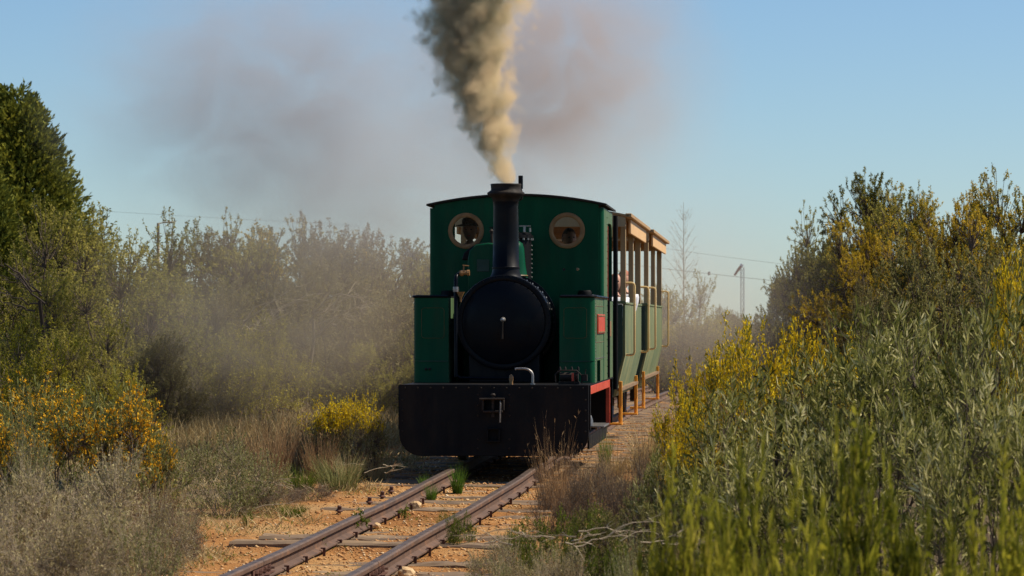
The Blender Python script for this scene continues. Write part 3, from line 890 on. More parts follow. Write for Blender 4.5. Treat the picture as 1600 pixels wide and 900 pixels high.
def in_loco(x, y, z, d0=25.0, z0=.117):
    """point of a vehicle's own frame in the world"""
    bx = track_x(d0)
    return (bx + x * math.cos(YAW) + y * math.sin(YAW), d0 - x * math.sin(YAW) + y * math.cos(YAW), z0 + z)
person("engine driver in a brimmed hat, standing inside the cab behind the left round window", in_loco(-.425, 2.62, 1.315), -.15, M['skin2'], M['dark_c'], M['dark_c'], hair=M['hair_d'], hat=M['brown_c'], standing=True, scale=.75)
person("bare headed fireman in dark clothes, behind the right round window of the cab", in_loco(.08, 2.95, 1.26), .3, M['skin2'], M['dark_c'], M['dark_c'], hair=M['hair_d'], standing=True, scale=.75, side=.43)
zc1 = rail_z(30.05 + 1.8)
person("bald passenger in a white shirt, nearest the locomotive in the front carriage", in_loco(.47, .74, .90, 30.05, zc1), .1, M['skin'], M['white_c'], M['blue_c'], scale=.75, side=.21)
person("dark haired passenger in a blue top, sitting behind the bald one", in_loco(.47, 1.70, .90, 30.05, zc1), .15, M['skin'], M['blue_c'], M['dark_c'], hair=M['hair_d'], scale=.75, side=.2)
person("passenger in red clothes on the inner seat of the front carriage", in_loco(-.12, 1.70, .88, 30.05, zc1), -.1, M['skin2'], M['red_c'], M['dark_c'], hair=M['hair_d'], scale=.75)
person("red brown haired passenger in a white shirt leaning out behind the front corner post", in_loco(.49, 2.30, .925, 30.05, zc1), -.25, M['skin'], M['white_c'], M['dark_c'], hair=M['hair_r'], scale=.78, side=.2)
# ------------------------------------------------------------ ground
def make_ground():
    xs = np.concatenate([-np.geomspace(900, 6.2, 40), np.arange(-6, 9.01, .12), np.geomspace(9.2, 1200, 40)])
    ys = np.concatenate([[-60, -20, -5], np.arange(2, 44, .14), np.geomspace(44.3, 3000, 90)])
    vs, lit = [], []
    for y in ys:
        tx = track_x(min(y, 390))
        for x in xs:
            z = ground_z(x, y) if y < 390 else -.5
            vs.append((x, y, z))
            u = abs(x - tx)
            k = (u - (1.05 + .25 * math.sin(y * 1.3) + .15 * math.sin(y * 3.1))) / .9
            lit.append(min(1.2, max(-.35, k)))
    nx, ny = len(xs), len(ys)
    i = np.arange(nx * ny).reshape(ny, nx)
    q = np.stack([i[:-1, :-1], i[:-1, 1:], i[1:, 1:], i[1:, :-1]], -1).reshape(-1, 4)
    me = bpy.data.meshes.new('ground')
    me.from_pydata(vs, [], q.tolist())
    a = me.attributes.new('litter', 'FLOAT', 'POINT'); a.data.foreach_set('value', lit)
    me.materials.append(M['ground'])
    me.polygons.foreach_set('use_smooth', [True] * len(me.polygons))
    tag(link('ground', me), kind='structure')
make_ground()

# ------------------------------------------------------------ railway track
trk = tag(link('railway_track', None, None, (track_x(20), 20, 0)), kind='structure')
off = Vector(trk.location)
def rail_obj(side, d0, d1):
    prof = [(-.045, -.098), (.045, -.098), (.045, -.09), (.009, -.075), (.007, -.035), (.026, -.028), (.027, -.008), (.020, 0), (-.020, 0), (-.027, -.008), (-.026, -.028), (-.007, -.035), (-.009, -.075), (-.045, -.09)]
    ds = [d0]
    while ds[-1] < d1 - .01: ds.append(min(d1, ds[-1] + (.6 if ds[-1] < 45 else 3)))
    vs, fs, tint = [], [], []
    n = len(prof)
    for d in ds:
        sl = float(np.interp(d, _ds, _sl)); nx, ny = 1 / math.hypot(1, sl), -sl / math.hypot(1, sl)
        for u, z in prof:
            w = side * .305 + u + .004 * math.sin(d * 1.1 + side)
            vs.append((track_x(d) + nx * w - off.x, d + ny * w - off.y, rail_z(d) + z + .003 * math.sin(d * 1.7 + side)))
    for i in range(len(ds) - 1):
        for k in range(n):
            j = (k + 1) % n
            fs.append((i * n + k, i * n + j, (i + 1) * n + j, (i + 1) * n + k)); tint.append(1.0 if k == 7 else (.45 if k in (6, 8) else 0))
    fs.append(tuple(range(n))); tint.append(0)
    fs.append(tuple(range((len(ds) - 1) * n, len(ds) * n))[::-1]); tint.append(0)
    me = bpy.data.meshes.new('rail'); me.from_pydata(vs, [], fs)
    at = me.attributes.new('tint', 'FLOAT', 'FACE'); at.data.foreach_set('value', tint)
    me.materials.append(M['rail'])
    bm = bmesh.new(); bm.from_mesh(me); bmesh.ops.recalc_face_normals(bm, faces=bm.faces); bm.to_mesh(me); bm.free()
    return link('rail', me, trk)
dj = 17.35
for s in (-1, 1):
    rail_obj(s, 2.0, dj - .004)
    r2 = rail_obj(s, dj + .004, 150.0)
    for sg in (-1, 1):
        m = MB()
        w = s * .305
        sl = .122
        def P(a, u, z):
            d = dj + a
            return (track_x(d) + w + u - off.x, d - sl * (w + u) - off.y, rail_z(d) + z)
        for (u0, u1, z0, z1) in ((.010, .017, -.078, -.033), (.010, .038, -.083, -.078)):
            vs = [P(a, sg * u, z) for a in (-.24, .24) for u in (u0, u1) for z in (z0, z1)]
            m._add(vs, [(0, 1, 3, 2), (4, 6, 7, 5), (0, 4, 5, 1), (2, 3, 7, 6), (0, 2, 6, 4), (1, 5, 7, 3)])
        fp = m.build('fishplate', M['rust'], r2)
        m = MB()
        for a in (-.18, -.07, .05, .16):
            q = P(a, sg * .017, -.055)
            m.lathe([(.016, 0), (.016, sg * .014), (.007, sg * .015), (.007, sg * .034)], q, 'x', 6)
        m.build('bolt', M['rust'], fp, kind='stuff')
# sleepers
def sleeper_mesh(seed):
    rg = random.Random(seed)
    bm = bmesh.new()
    nx = 22
    vs = {}
    L, Wd, H = 1.75, .19, .11
    prof = [(-Wd / 2, -H), (-Wd / 2, -.012), (-Wd / 2 + .02, 0), (-.03, 0), (.02, 0), (Wd / 2 - .02, 0), (Wd / 2, -.012), (Wd / 2, -H)]
    rows = []
    ph = rg.random() * 6
    for i in range(nx + 1):
        x = -L / 2 + L * i / nx + (rg.uniform(-.02, .02) if i in (0, nx) else 0)
        row = []
        for k, (y, z) in enumerate(prof):
            dz = rg.uniform(-.007, .004) if z > -.05 else 0
            if k in (3, 4): dz -= rg.uniform(0, .016)
            e = .012 * math.sin(x * 3 + ph)
            row.append(bm.verts.new((x + rg.uniform(-.01, .01), y + e + rg.uniform(-.007, .007), z + dz + .006 * math.sin(x * 2.2 + ph))))
        rows.append(row)
    for i in range(nx):
        for k in range(len(prof) - 1):
            bm.faces.new((rows[i][k], rows[i + 1][k], rows[i + 1][k + 1], rows[i][k + 1]))
    bm.faces.new(rows[0][::-1]); bm.faces.new(rows[-1])
    bmesh.ops.recalc_face_normals(bm, faces=bm.faces)
    me = bpy.data.meshes.new('sleeper'); bm.to_mesh(me); bm.free(); me.materials.append(M['sleeper'])
    return me
slm = [sleeper_mesh(i) for i in range(5)]
rg = random.Random(3)
d = 12.3
while d < 62:
    sl = float(np.interp(d, _ds, _sl))
    up = rg.uniform(-.026, .012) if d < 24 else -.005
    o = link('sleeper', rg.choice(slm), trk, (track_x(d) + rg.uniform(-.06, .06) - off.x, d - off.y, rail_z(d) - .101 + up), (rg.uniform(-.03, .03), rg.uniform(-.006, .006), -sl + rg.uniform(-.035, .035) + (PI if rg.random() < .5 else 0)))
    o.scale = (rg.uniform(.94, 1.08), rg.uniform(.85, 1.15), 1)
    d += rg.uniform(.5, .6)
# spikes holding the rails
m = MB()
d = 14
while d < 30:
    for s in (-1, 1):
        for q in (-1, 1):
            x = track_x(d) + s * .305 + q * .06 - off.x
            z = rail_z(d) - .098
            m.box(x - .008, x + .008, d - .008 - off.y, d + .008 - off.y, z - .03, z + .018)
            m.box(x - .014 - q * .006, x + .014 - q * .006, d - .011 - off.y, d + .011 - off.y, z + .0185, z + .026)
    d += .55
m.build('rail_spike', M['rust'], trk, kind='stuff')

# ------------------------------------------------------------ numpy mesh builder for plants and stones
class NM:
    def __init__(s):
        s.V, s.F, s.T, s.Mi, s.n = [], [], [], [], 0
    def add(s, V, F, tint, mi=0):
        """V (n,3), F (m,k) local indices, tint (m,)"""
        s.V.append(V.reshape(-1, 3)); s.F.append((F + s.n).astype(np.int32)); s.n += V.reshape(-1, 3).shape[0]
        s.T.append(np.broadcast_to(tint, (F.shape[0],)).astype(np.float32)); s.Mi.append(np.full(F.shape[0], mi, np.int32))
    def mesh(s, name, mats, smooth=False):
        me = bpy.data.meshes.new(name)
        V = np.concatenate(s.V).astype(np.float32)
        me.vertices.add(len(V)); me.vertices.foreach_set('co', V.ravel())
        loops = np.concatenate([f.ravel() for f in s.F])
        sizes = np.concatenate([np.full(f.shape[0], f.shape[1], np.int32) for f in s.F])
        starts = np.concatenate([[0], np.cumsum(sizes)[:-1]]).astype(np.int32)
        me.loops.add(len(loops)); me.loops.foreach_set('vertex_index', loops)
        me.polygons.add(len(sizes)); me.polygons.foreach_set('loop_start', starts)
        me.update(calc_edges=True)
        a = me.attributes.new('tint', 'FLOAT', 'FACE'); a.data.foreach_set('value', np.concatenate(s.T))
        for m in (mats if isinstance(mats, (list, tuple)) else [mats]): me.materials.append(m)
        me.polygons.foreach_set('material_index', np.concatenate(s.Mi))
        if smooth: me.polygons.foreach_set('use_smooth', np.ones(len(sizes), bool))
        me.validate()
        return me

def unit(v):
    return v / (np.linalg.norm(v, axis=-1, keepdims=True) + 1e-9)

def add_leaves(nm, P, D, L, W, tint, rng, bend=0.15, fold=0.15, mi=0, long=False):
    n = len(P)
    D = unit(D)
    s = unit(np.cross(D, rng.normal(size=(n, 3))))
    nn = np.cross(s, D)
    L = np.broadcast_to(L, (n,))[:, None]; W = np.broadcast_to(W, (n,))[:, None]
    g = np.array([0, 0, -1.0])
    if not long:
        mid = P + D * L * .5 + g * L * bend * .25
        V = np.stack([P, mid + s * W / 2 + nn * W * fold, P + D * L + g * L * bend, mid - s * W / 2 + nn * W * fold], 1)
        i = np.arange(n)[:, None] * 4
        nm.add(V, i + np.array([[0, 1, 2, 3]]), tint, mi)
    else:
        a = P + D * L * .33 + g * L * bend * .11
        b = P + D * L * .70 + g * L * bend * .5
        V = np.stack([P, a + s * W * .5, a - s * W * .5, b + s * W * .42 + nn * W * fold, b - s * W * .42 + nn * W * fold, P + D * L + g * L * bend], 1)
        i = np.arange(n)[:, None] * 6
        t = np.broadcast_to(tint, (n,))
        nm.add(V, i + np.array([[0, 1, 2]]), t, mi)
        V2 = np.zeros((0, 3))
        nm.F.append((i + np.array([[1, 3, 4, 2]]) + nm.n - n * 6).astype(np.int32)); nm.T.append(t.astype(np.float32)); nm.Mi.append(np.full(n, mi, np.int32))
        nm.F.append((i + np.array([[3, 5, 4]]) + nm.n - n * 6).astype(np.int32)); nm.T.append(t.astype(np.float32)); nm.Mi.append(np.full(n, mi, np.int32))

def add_tubes(nm, PL, RD, tint=0.5, mi=0, sides=3):
    """PL (n,k,3) polylines, RD (n,k) radii"""
    n, k, _ = PL.shape
    T = np.gradient(PL, axis=1)
    T = unit(T)
    ref = np.where(np.abs(T[..., 2:3]) < .9, np.array([0, 0, 1.0]), np.array([1.0, 0, 0]))
    u = unit(np.cross(T, ref)); w = np.cross(T, u)
    rings = []
    for q in range(sides):
        a = 2 * PI * q / sides
        rings.append(PL + (u * math.cos(a) + w * math.sin(a)) * RD[..., None])
    V = np.stack(rings, 2)              # n,k,sides,3
    base = (np.arange(n)[:, None, None] * k + np.arange(k - 1)[None, :, None]) * sides
    q = np.arange(sides)[None, None, :]; q2 = (q + 1) % sides
    F = np.stack([base + q, base + q2, base + sides + q2, base + sides + q], -1).reshape(-1, 4)
    nm.add(V, F, tint, mi)

def curve_lines(A, B, rng, bow=.12, k=5, up=0.0):
    n = len(A)
    t = np.linspace(0, 1, k)[None, :, None]
    ln = np.linalg.norm(B - A, axis=1)[:, None, None]
    off = rng.normal(size=(n, 1, 3)) * bow * ln
    off[..., 2] += up * ln[..., 0]
    wob = rng.normal(size=(n, k, 3)) * bow * .18 * ln
    wob[:, 0] = 0; wob[:, -1] = 0
    return A[:, None] * (1 - t) + B[:, None] * t + off * (4 * t * (1 - t)) * .5 + wob

def dome_lumps(rng, n, R, H, zmin=.25, cone=0.0, asym=.3):
    """lump centres in a dome of radius R and height H, evenly shuffled"""
    out = []
    while len(out) < n:
        x, y = rng.uniform(-1, 1, 2); z = rng.uniform(zmin, 1)
        rr = math.hypot(x, y)
        lim = math.sqrt(max(0, 1 - ((z - .35) / .65) ** 2)) if z > .35 else (.75 + .25 * z / .35)
        lim *= (1 - cone * z)
        lim *= 1 + asym * math.sin(2.3 * math.atan2(y, x) + n)
        if rr < lim and (rr > .25 * lim or z > .6 or rng.random() < .35):
            out.append((x * R, y * R, z * H))
    return np.array(out)

def shrub(seed, R, H, lumps=12, lump_r=.3, shoots=26, leaf_n=14, leafL=.09, leafW=.012, shoot_len=.22, up=.8, spread=.55, leaf_mat_=None, stem_mat=None,
          flower_mat=None, flower_frac=.35, flower_n=10, flower_s=.018, flower_zone=.45, long=True, trunk=0.0, stem_r=.012, zmin=.25, bend=.15, cone=0.0, twig=True, extra_twigs=0, lump_flat=1.0, shade=0.0, asym=.3, tint_sd=.16, twig_r=.0022, limb_tint=.5):
    rng = np.random.default_rng(seed)
    Cc = dome_lumps(rng, lumps, R * (1 - .0 * lump_r), H - lump_r * .55, zmin, cone, asym)
    stems, fol, flo = NM(), NM(), NM()
    base = np.zeros((lumps, 3)); base[:, :2] = Cc[:, :2] * (.12 if not trunk else .03) + rng.normal(size=(lumps, 2)) * (R * .05 if not trunk else .0)
    base[:, 2] = trunk * H - .02 if trunk else -.04
    if trunk:
        tl = curve_lines(np.array([[0, 0, -.15]]), np.array([[.03 * R, 0, trunk * H + .02]]), rng, .03, 6)
        add_tubes(stems, tl, np.linspace(stem_r * 1.9, stem_r * 1.2, 6)[None], limb_tint, sides=8)
    lim = curve_lines(base, Cc, rng, .14, 6, .0 if trunk else -.02)
    add_tubes(stems, lim, np.linspace(stem_r, stem_r * .3, 6)[None].repeat(lumps, 0) * rng.uniform(.6, 1.1, (lumps, 1)), limb_tint, sides=5)
    # shoots in each lump
    n = lumps * shoots
    ci = np.repeat(np.arange(lumps), shoots)
    u = unit(rng.normal(size=(n, 3))); r = rng.random(n) ** .45
    lr = lump_r * rng.uniform(.7, 1.25, lumps)[ci]
    S = Cc[ci] + u * (r * lr)[:, None] * np.array([1, 1, .85 * lump_flat])
    S[:, 2] = np.maximum(S[:, 2], .02)
    outd = unit(S - np.array([0, 0, H * .2])) * .5 + u * .5
    SD = unit(outd * (1 - .4 * up) + np.array([0, 0, up]) + rng.normal(size=(n, 3)) * .25)
    if twig:
        fr = (lim[ci, 4] * .6 + Cc[ci] * .4)
        tw = curve_lines(fr, S, rng, .12, 4)
        add_tubes(stems, tw, np.linspace(stem_r * .25, twig_r, 4)[None].repeat(n, 0), limb_tint + .1)
    sl = shoot_len * rng.uniform(.6, 1.3, n)
    sh = curve_lines(S, S + SD * sl[:, None], rng, .06, 3)
    add_tubes(stems, sh, np.array([[twig_r, twig_r * .8, twig_r * .4]]).repeat(n, 0), limb_tint + .2)
    if extra_twigs:
        m = extra_twigs
        k = rng.integers(0, n, m)
        A = S[k]; Dd = unit(SD[k] + rng.normal(size=(m, 3)) * .7)
        add_tubes(stems, curve_lines(A, A + Dd * (shoot_len * rng.uniform(.5, 1.3, m))[:, None], rng, .12, 4), np.array([[twig_r, twig_r * .8, twig_r * .6, twig_r * .3]]).repeat(m, 0), limb_tint + .3)
    # leaves
    if leaf_n:
        k = np.repeat(np.arange(n), leaf_n); m = len(k)
        t = rng.random(m)
        P = S[k] + SD[k] * (sl[k] * t)[:, None]
        D = unit(SD[k] * (1 - spread * .5) + unit(rng.normal(size=(m, 3))) * spread)
        lt = rng.normal(.5, .09, lumps)[ci][k] + rng.normal(0, tint_sd, m) + rng.normal(0, .06, n)[k]
        add_leaves(fol, P, D, leafL * rng.uniform(.6, 1.25, m), leafW * rng.uniform(.7, 1.3, m), np.clip(lt, 0, 1), rng, bend=bend, long=long)
    if flower_mat is not None:
        hz = S[:, 2] / H
        ok = np.where((hz > flower_zone) & (rng.normal(.5, .25, lumps)[ci] < flower_frac + .25 * rng.random(n)))[0]
        if len(ok):
            k = np.repeat(ok, flower_n); m = len(k)
            t = rng.uniform(.35, 1.1, m)
            P = S[k] + SD[k] * (sl[k] * t)[:, None] + rng.normal(size=(m, 3)) * flower_s * 1.3
            for j in range(3):
                add_leaves(flo, P, unit(rng.normal(size=(m, 3)) + np.array([0, 0, .4])), flower_s * rng.uniform(.8, 1.5, m), flower_s * .8, np.clip(rng.normal(.5, .2, m), 0, 1), rng, long=False)
    out = {'stem': stems.mesh('stem', stem_mat)}
    if leaf_n: out['foliage'] = fol.mesh('foliage', leaf_mat_)
    if flower_mat is not None and flo.n: out['blossom'] = flo.mesh('blossom', flower_mat)
    out['_R'], out['_H'] = R, H
    return out

def tussock(seed, n, H, R, W, mat, droop=.35, lean=.35, kinds=None, seedheads=False):
    rng = np.random.default_rng(seed)
    nm = NM()
    a = rng.uniform(0, 2 * PI, n); r = R * .45 * np.sqrt(rng.random(n))
    P = np.stack([r * np.cos(a), r * np.sin(a), np.full(n, -.02)], 1)
    ln = rng.random(n) ** .7 * lean
    b = a + rng.normal(0, .7, n)
    D = unit(np.stack([ln * np.cos(b), ln * np.sin(b), np.ones(n)], 1))
    L = H * rng.uniform(.45, 1.1, n)
    T = np.clip(rng.normal(.5, .2, n), 0, 1)
    k = 5
    t = np.linspace(0, 1, k)[None, :, None]
    dr = (droop * rng.uniform(.2, 1.4, n) * L)[:, None, None]
    hv = np.stack([np.cos(b), np.sin(b), -np.full(n, .8)], 1)[:, None]
    line = P[:, None] + D[:, None] * L[:, None, None] * t + hv * dr * t ** 2.2
    s = unit(np.cross(D, rng.normal(size=(n, 3))))[:, None]
    w = (W * np.array([1, .9, .75, .5, .08]))[None, :, None] / 2
    V = np.stack([line + s * w, line - s * w], 2)
    i = (np.arange(n)[:, None] * k + np.arange(k - 1)[None]) * 2
    F = np.stack([i, i + 1, i + 3, i + 2], -1).reshape(-1, 4)
    nm.add(V, F, np.repeat(T, k - 1))
    if seedheads:
        q = rng.integers(0, n, n // 2)
        add_leaves(nm, line[q, -1], unit(D[q] + rng.normal(size=(len(q), 3)) * .4), .05, .008, T[q], rng)
    return {'foliage': nm.mesh('tussock', mat), '_R': R, '_H': H}

def conifer(seed, R, H, mat, stem_mat, lumps=90, shoots=60, leafL=.09, leafW=.035, point=.75, openness=0.0, leaf_n=5, spire=2.2):
    rng = np.random.default_rng(seed)
    stems, fol = NM(), NM()
    add_tubes(stems, np.array([[[0, 0, -.2], [0, 0, H * .5], [0, 0, H * .97]]]), np.array([[H * .03, H * .018, .01]]), .4, sides=8)
    z = np.linspace(.05, .97, lumps) ** .92
    z = np.clip(z + rng.normal(0, .012, lumps), .02, .985)
    a = np.arange(lumps) * 2.39996 + rng.normal(0, .3, lumps)
    env = (1 - z) ** point * rng.uniform(.78, 1.12, lumps)
    env = np.where(z < .12, env * .92, env)
    Cc = np.stack([R * env * .86 * np.cos(a), R * env * .86 * np.sin(a), z * H], 1)
    A = np.stack([Cc[:, 0] * .05, Cc[:, 1] * .05, np.maximum(.05, Cc[:, 2] - np.hypot(Cc[:, 0], Cc[:, 1]) * .8)], 1)
    add_tubes(stems, curve_lines(A, Cc, rng, .06, 4), np.array([[.03, .022, .014, .006]]).repeat(lumps, 0) * H / 5, .5)
    lr = R * (.30 - .17 * z) * rng.uniform(.75, 1.25, lumps)
    n = lumps * shoots; ci = np.repeat(np.arange(lumps), shoots)
    u = unit(rng.normal(size=(n, 3))); r = rng.random(n) ** (.4)
    S = Cc[ci] + u * (r * lr[ci])[:, None] * np.array([1, 1, spire])
    pull = np.clip((S[:, 2] - Cc[ci, 2]) / (lr[ci] * spire), 0, 1)[:, None]
    S[:, :2] = S[:, :2] * (1 - .55 * pull[:, 0:1]) + Cc[ci, :2] * .55 * pull
    SD = unit(u * .35 + np.array([0, 0, 1.0]) + unit(np.stack([Cc[ci, 0], Cc[ci, 1], np.zeros(n)], 1)) * .5 + rng.normal(size=(n, 3)) * .2)
    k = np.repeat(np.arange(n), leaf_n); m = len(k)
    D = unit(SD[k] + rng.normal(size=(m, 3)) * .35)
    P = S[k] + SD[k] * (rng.random(m) * leafL * 1.5)[:, None]
    lt = rng.normal(.5, .1, lumps)[ci][k] + rng.normal(0, .13, m)
    add_leaves(fol, P, D, leafL * rng.uniform(.6, 1.3, m), leafW, np.clip(lt, 0, 1), rng, bend=0)
    return {'trunk': stems.mesh('trunk', stem_mat), 'crown': fol.mesh('crown', mat), '_R': R, '_H': H}

def bare_tree(seed, R, H, mat):
    rng = np.random.default_rng(seed)
    nm = NM()
    tl = curve_lines(np.array([[0, 0, -.2]]), np.array([[0, 0, H]]), rng, .01, 12)
    add_tubes(nm, tl, (np.linspace(.035, .004, 12) * H / 4)[None], .4, sides=6)
    n = 80
    z = np.sort(rng.uniform(.1, .97, n)); a = np.arange(n) * 2.4 + rng.normal(0, .3, n)
    ln = R * (1 - z) ** .75 * rng.uniform(.65, 1.15, n) + .08
    A = np.stack([0 * z, 0 * z, z * H], 1)
    el = .45 + .35 * z
    B = A + np.stack([np.cos(a) * np.cos(el), np.sin(a) * np.cos(el), np.sin(el)], 1) * ln[:, None]
    br = curve_lines(A, B, rng, .05, 6)
    br[:, :, 2] += (np.linspace(0, 1, 6) ** 2)[None] * ln[:, None] * .12
    add_tubes(nm, br, (np.linspace(.0085, .0025, 6)[None] * (1.3 - z[:, None])) * H / 4, .5)
    m = n * 7
    k = np.repeat(np.arange(n), 7); t = rng.integers(1, 6, m)
    A2 = br[k, t]
    D2 = unit(unit(B[k] - A[k]) + rng.normal(size=(m, 3)) * .45 + np.array([0, 0, .25]))
    B2 = A2 + D2 * (ln[k] * rng.uniform(.12, .34, m))[:, None]
    add_tubes(nm, curve_lines(A2, B2, rng, .08, 4), np.array([[.0032, .0026, .002, .0012]]).repeat(m, 0) * H / 4, .6)
    return {'trunk': nm.mesh('trunk', mat), '_R': R, '_H': H}

# ballast: loose stones
def stone_field(name, n, dmin, dmax, wmax, smin, smax, seed, keep_out_rail=True):
    rng = np.random.default_rng(seed)
    d = dmin + (dmax - dmin) * rng.random(n) ** 1.25
    u = rng.normal(0, wmax * .55, n); u = np.where(np.abs(u) > wmax, rng.uniform(-wmax, wmax, n), u)
    sz = smin + (smax - smin) * rng.random(n) ** 2.5
    if keep_out_rail:
        ok = (np.abs(np.abs(u) - .305) > .05)
        d, u, sz = d[ok], u[ok], sz[ok]
    x = np.array([track_x(a) for a in d]) + u
    z = np.array([ground_z(a, b) for a, b in zip(x, d)])
    n = len(d)
    octa = np.array([[1, 0, 0], [-1, 0, 0], [0, 1, 0], [0, -1, 0], [0, 0, 1], [0, 0, -1], ], float)
    V = octa[None] * rng.uniform(.55, 1.2, (n, 6, 1)) + rng.normal(0, .16, (n, 6, 3))
    V *= sz[:, None, None] * np.array([1.0, 1.0, .62])
    an = rng.uniform(0, 2 * PI, n); c, s_ = np.cos(an)[:, None], np.sin(an)[:, None]
    X = V[..., 0] * c - V[..., 1] * s_; Y = V[..., 0] * s_ + V[..., 1] * c
    V = np.stack([X + x[:, None], Y + d[:, None], V[..., 2] + (z + sz * .25)[:, None]], -1)
    F = np.array([[0, 2, 4], [2, 1, 4], [1, 3, 4], [3, 0, 4], [2, 0, 5], [1, 2, 5], [3, 1, 5], [0, 3, 5]])
    Fa = (np.arange(n)[:, None, None] * 6 + F[None]).reshape(-1, 3)
    nm = NM(); nm.add(V, Fa, np.repeat(np.clip(rng.normal(.5, .24, n), 0, 1), 8))
    tag(link(name, nm.mesh(name, M['stone'])), "loose orange and cream ballast stones lying between and beside the rails", None, None, 'stuff')
stone_field('ballast_stones', 26000, 12, 40, 1.25, .004, .017, 5)
# ------------------------------------------------------------ plant materials
LM = {
 'acacia': leaf_mat("grey_green_leaves", [(0, (0.04, 0.045, 0.008)), (.4, (0.165, 0.168, 0.034)), (.75, (0.40, 0.37, 0.115)), (1, (0.70, 0.63, 0.32))], trans=.36),
 'near': leaf_mat("yellow_green_leaves", [(0, (.06, .07, .006)), (.4, (.22, .22, .02)), (.8, (.50, .44, .045)), (1, (.68, .56, .08))], trans=.42),
 'olive': leaf_mat("olive_leaves", [(0, (.08, .082, .014)), (.5, (.29, .26, .045)), (1, (.55, .46, .11))], vary=.35, trans=.42),
 'dark': leaf_mat("dark_olive_leaves", [(0, (.045, .045, .012)), (.5, (.18, .165, .048)), (.85, (.36, .32, .12)), (1, (.55, .5, .27))], trans=.4),
 'golden': leaf_mat("golden_leaves", [(0, (.18, .13, .016)), (.45, (.48, .34, .026)), (1, (.75, .5, .04))], vary=.2, trans=.42),
 'brown': leaf_mat("brown_grey_foliage", [(0, (.07, .06, .02)), (.5, (.19, .16, .055)), (1, (.34, .28, .12))], vary=.25),
 'conifer': leaf_mat("conifer_foliage", [(0, (.025, .04, .009)), (.4, (.11, .125, .02)), (.75, (.28, .27, .035)), (1, (.42, .37, .05))], trans=.2, vary=.1),
 'greyconifer': leaf_mat("grey_conifer_foliage", [(0, (0.056, 0.064, 0.045)), (.5, (0.136, 0.136, 0.088)), (1, (0.240, 0.224, 0.144))], trans=.15),
 'yellow': leaf_mat("yellow_blossom", [(0, (.5, .32, .008)), (.5, (.74, .52, .012)), (1, (.86, .68, .04))], trans=.2, vary=.1),
 'orange': leaf_mat("orange_blossom", [(0, (.48, .2, .008)), (.5, (.74, .38, .012)), (1, (.85, .56, .03))], trans=.2, vary=.1),
 'orangeleaf': leaf_mat("mixed_orange_green_leaves", [(0, (0.060, 0.085, 0.024)), (.5, (0.170, 0.178, 0.051)), (.75, (0.323, 0.306, 0.093)), (1, (0.544, 0.425, 0.136))]),
 'greytwig': leaf_mat("grey_dry_leaves", [(0, (.12, .095, .035)), (.5, (.34, .28, .12)), (1, (.56, .48, .25))], vary=.15),
 'greygreen': leaf_mat("silvery_green_leaves", [(0, (.1, .105, .03)), (.5, (.24, .235, .08)), (1, (.44, .42, .19))]),
 'drygrass': leaf_mat("dry_grass", [(0, (.2, .13, .05)), (.5, (.4, .29, .13)), (1, (.6, .48, .26))], trans=.25, vary=.1),
 'redgrass': leaf_mat("red_brown_stalks", [(0, (.12, .062, .028)), (.5, (.27, .16, .075)), (1, (.44, .3, .15))], trans=.2),
 'green': leaf_mat("fresh_green_grass", [(0, (0.038, 0.090, 0.012)), (.5, (0.105, 0.195, 0.022)), (1, (0.225, 0.315, 0.045))], trans=.35),
 'midgreen': leaf_mat("mid_green_weeds", [(0, (.04, .06, .008)), (.5, (.12, .155, .018)), (1, (.25, .27, .04))], trans=.35),
 'yellowgreen': leaf_mat("yellowish_green_leaves", [(0, (.1, .1, .01)), (.5, (.29, .25, .02)), (1, (.5, .4, .035))], trans=.3),
}
TW = leaf_mat("twig_bark", [(0, (.03, .022, .016)), (.5, (.09, .066, .048)), (1, (.22, .175, .13))], trans=0, vary=.15)
TWP = leaf_mat("pale_twig_bark", [(0, (.12, .09, .055)), (.5, (.28, .22, .14)), (1, (.46, .37, .25))], trans=0, vary=.15)

# ------------------------------------------------------------ plant kinds (mesh data shared by the copies)
PK = {}
def kind(name, f, *a, **k):
    p = PK[name] = f(*a, **k)
    me = max((q for n_, q in p.items() if not n_.startswith('_')), key=lambda q: len(q.vertices))
    co = np.empty(len(me.vertices) * 3, np.float32); me.vertices.foreach_get('co', co); co = co.reshape(-1, 3)
    p['_H'] = float(np.percentile(co[:, 2], 99.8 if f is not conifer else 99.97))
    p['_R'] = float(np.percentile(np.hypot(co[:, 0], co[:, 1]), 96)) / 1.12
for s in range(3):
    kind('acacia%d' % s, shrub, 11 + s, .75, 1.25, lumps=18, lump_r=.24, shoots=17, leaf_n=16, leafL=.088, leafW=.0115, shoot_len=.2, up=.65, spread=.6, tint_sd=.24, leaf_mat_=LM['acacia'], stem_mat=TW, bend=.05, asym=.15)
for s in range(2):
    kind('acaciaflower%d' % s, shrub, 21 + s, .75, 1.25, lumps=16, lump_r=.27, shoots=20, leaf_n=9, leafL=.085, leafW=.014, shoot_len=.2, up=.7, spread=.55, leaf_mat_=LM['acacia'], stem_mat=TW,
         flower_mat=LM['yellow'], flower_frac=.85, flower_n=17, flower_s=.022, flower_zone=.3, asym=.15)
for s in range(3):
    kind('near%d' % s, shrub, 31 + s, .36, .75, lumps=14, lump_r=.15, shoots=22, tint_sd=.22, leaf_n=24, leafL=.062, leafW=.0115, shoot_len=.13, up=.6, spread=.75, leaf_mat_=LM['near'], stem_mat=TW, bend=-.05, stem_r=.006, asym=.15, zmin=.1)
